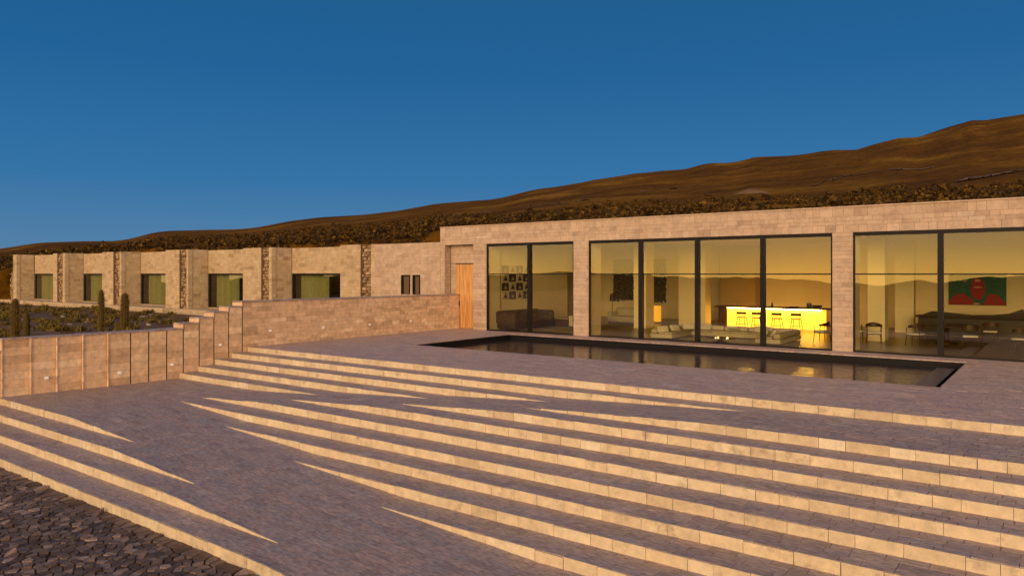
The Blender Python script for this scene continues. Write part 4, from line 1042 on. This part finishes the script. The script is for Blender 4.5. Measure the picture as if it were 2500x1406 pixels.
flat([(.03+.18*math.cos(a), .12+.035*math.sin(a)) for a in np.linspace(0,6.28,12,endpoint=False)], -.064, 'pale_spot', M['paint_pale'])
flat([(-.02+.15*math.cos(a), -.68+.035*math.sin(a)) for a in np.linspace(0,6.28,12,endpoint=False)], -.064, 'pale_spot', M['paint_pale'])
flat([(-.5+.10*math.cos(a), .42+.03*math.sin(a)) for a in np.linspace(0,6.28,12,endpoint=False)], -.064, 'pale_spot', M['paint_pale'])
# dining chairs and table
ch0 = empty('dining_chair', (-6.0, 32.2, 0), R(15), 'dark wooden dining chair with white seat beside the plaster column', 'chair', 'dark dining chairs with white seats')
MB().rbox(-.25,.25,-.24,.24,.42,.485,.025,2).build('seat', M['seatpad'], ch0, True)
MB().rbox(-.26,.26,-.25,.25,.385,.42,.012,1).build('seat_frame', M['darkwood'], ch0)
bk = MB(); V = []; pp = np.linspace(-1.65,1.65,15)
for a in pp:
    x, y = .31*math.sin(a), .02+.27*math.cos(a); t_ = .10*(1-abs(a)/1.9)+.025
    zc = .74-.02*abs(a)
    V += [(x,y,zc-t_*.6),(x,y,zc+t_),(x*.92,y*.92,zc+t_),(x*.92,y*.92,zc-t_*.6)]
n = len(pp); bk.add(V, [(i*4+k,i*4+(k+1)%4,(i+1)*4+(k+1)%4,(i+1)*4+k) for i in range(n-1) for k in range(4)]+[(0,1,2,3),((n-1)*4,(n-1)*4+3,(n-1)*4+2,(n-1)*4+1)])
bk.build('backrest', M['darkwood'], ch0)
for sx_,sy_ in ((-1,-1),(1,-1),(-1,1),(1,1)):
    MB().tube([(.26*sx_,.20*sy_+.02,.72 if sy_ else 0),(.245*sx_,.21*sy_,.40),(.27*sx_,.24*sy_,0)], [.014,.018,.012], 6).build('leg', M['darkwood'], ch0)
for (x,y,rz_,lab) in [(-6.75,32.75,R(100),'dark dining chair half hidden beside the window edge of the dining room'),
                      (-4.55,32.4,R(-20),'dark dining chair in front of the round table, left of the dark post'),
                      (-2.75,32.5,R(10),'dark dining chair with white seat just right of the dark window post'),
                      (-2.3,35.7,R(180),'dark dining chair with white seat further back below the painting'),
                      (-1.15,32.2,R(-15),'dark dining chair with white seat at the right edge of the view'),
                      (-7.85,31.7,R(-100),'dark dining chair on the lit yellow floor right of the pale sofa')]:
    c = col_tree(ch0); c.location = (x,y,0); c.rotation_euler = (0,0,rz_); c['label'] = lab
tb = empty('dining_table', (-3.7, 34.0, 0), label='dark round dining table behind the white seated chairs', cat='table')
MB().lathe([(1.1,.72),(1.12,.73),(1.12,.75),(1.1,.76)], n=32).build('tabletop', M['darkwood'], tb, True); MB().lathe([(.42,0),(.42,.04),(.12,.09),(.12,.72)], n=16).build('pedestal', M['darkwood'], tb, True)
db = empty('sideboard', (-3.2, 38.2, 0), label='long black sideboard below the red and green painting', cat='sideboard')
MB().rbox(-2.0,2.2,-.5,.4,.08,.85,.03,1).build('body', M['blackdish'], db); MB().rbox(-2.1,2.3,-.55,.45,.85,.93,.02,1).build('top', M['darkfab'], db)
mb = MB(); rs = random.Random(9); V=[]; 
pr_ = [(-1.9,.93),(-1.5,1.12),(-.9,1.08),(0,1.0),(.8,1.02),(1.4,1.10),(1.9,1.30),(2.1,.93)]
mb.add([(a,-.3,b_) for a,b_ in pr_]+[(a,.3,b_*.98) for a,b_ in pr_], [tuple(range(8)),tuple(range(15,7,-1))]+[(i,i+8,(i+1)%8+8,(i+1)%8) for i in range(8)])
mb.build('draped_cover', M['darkfab'], db)
# rest of the hillside details
print('objects', len(bpy.data.objects))
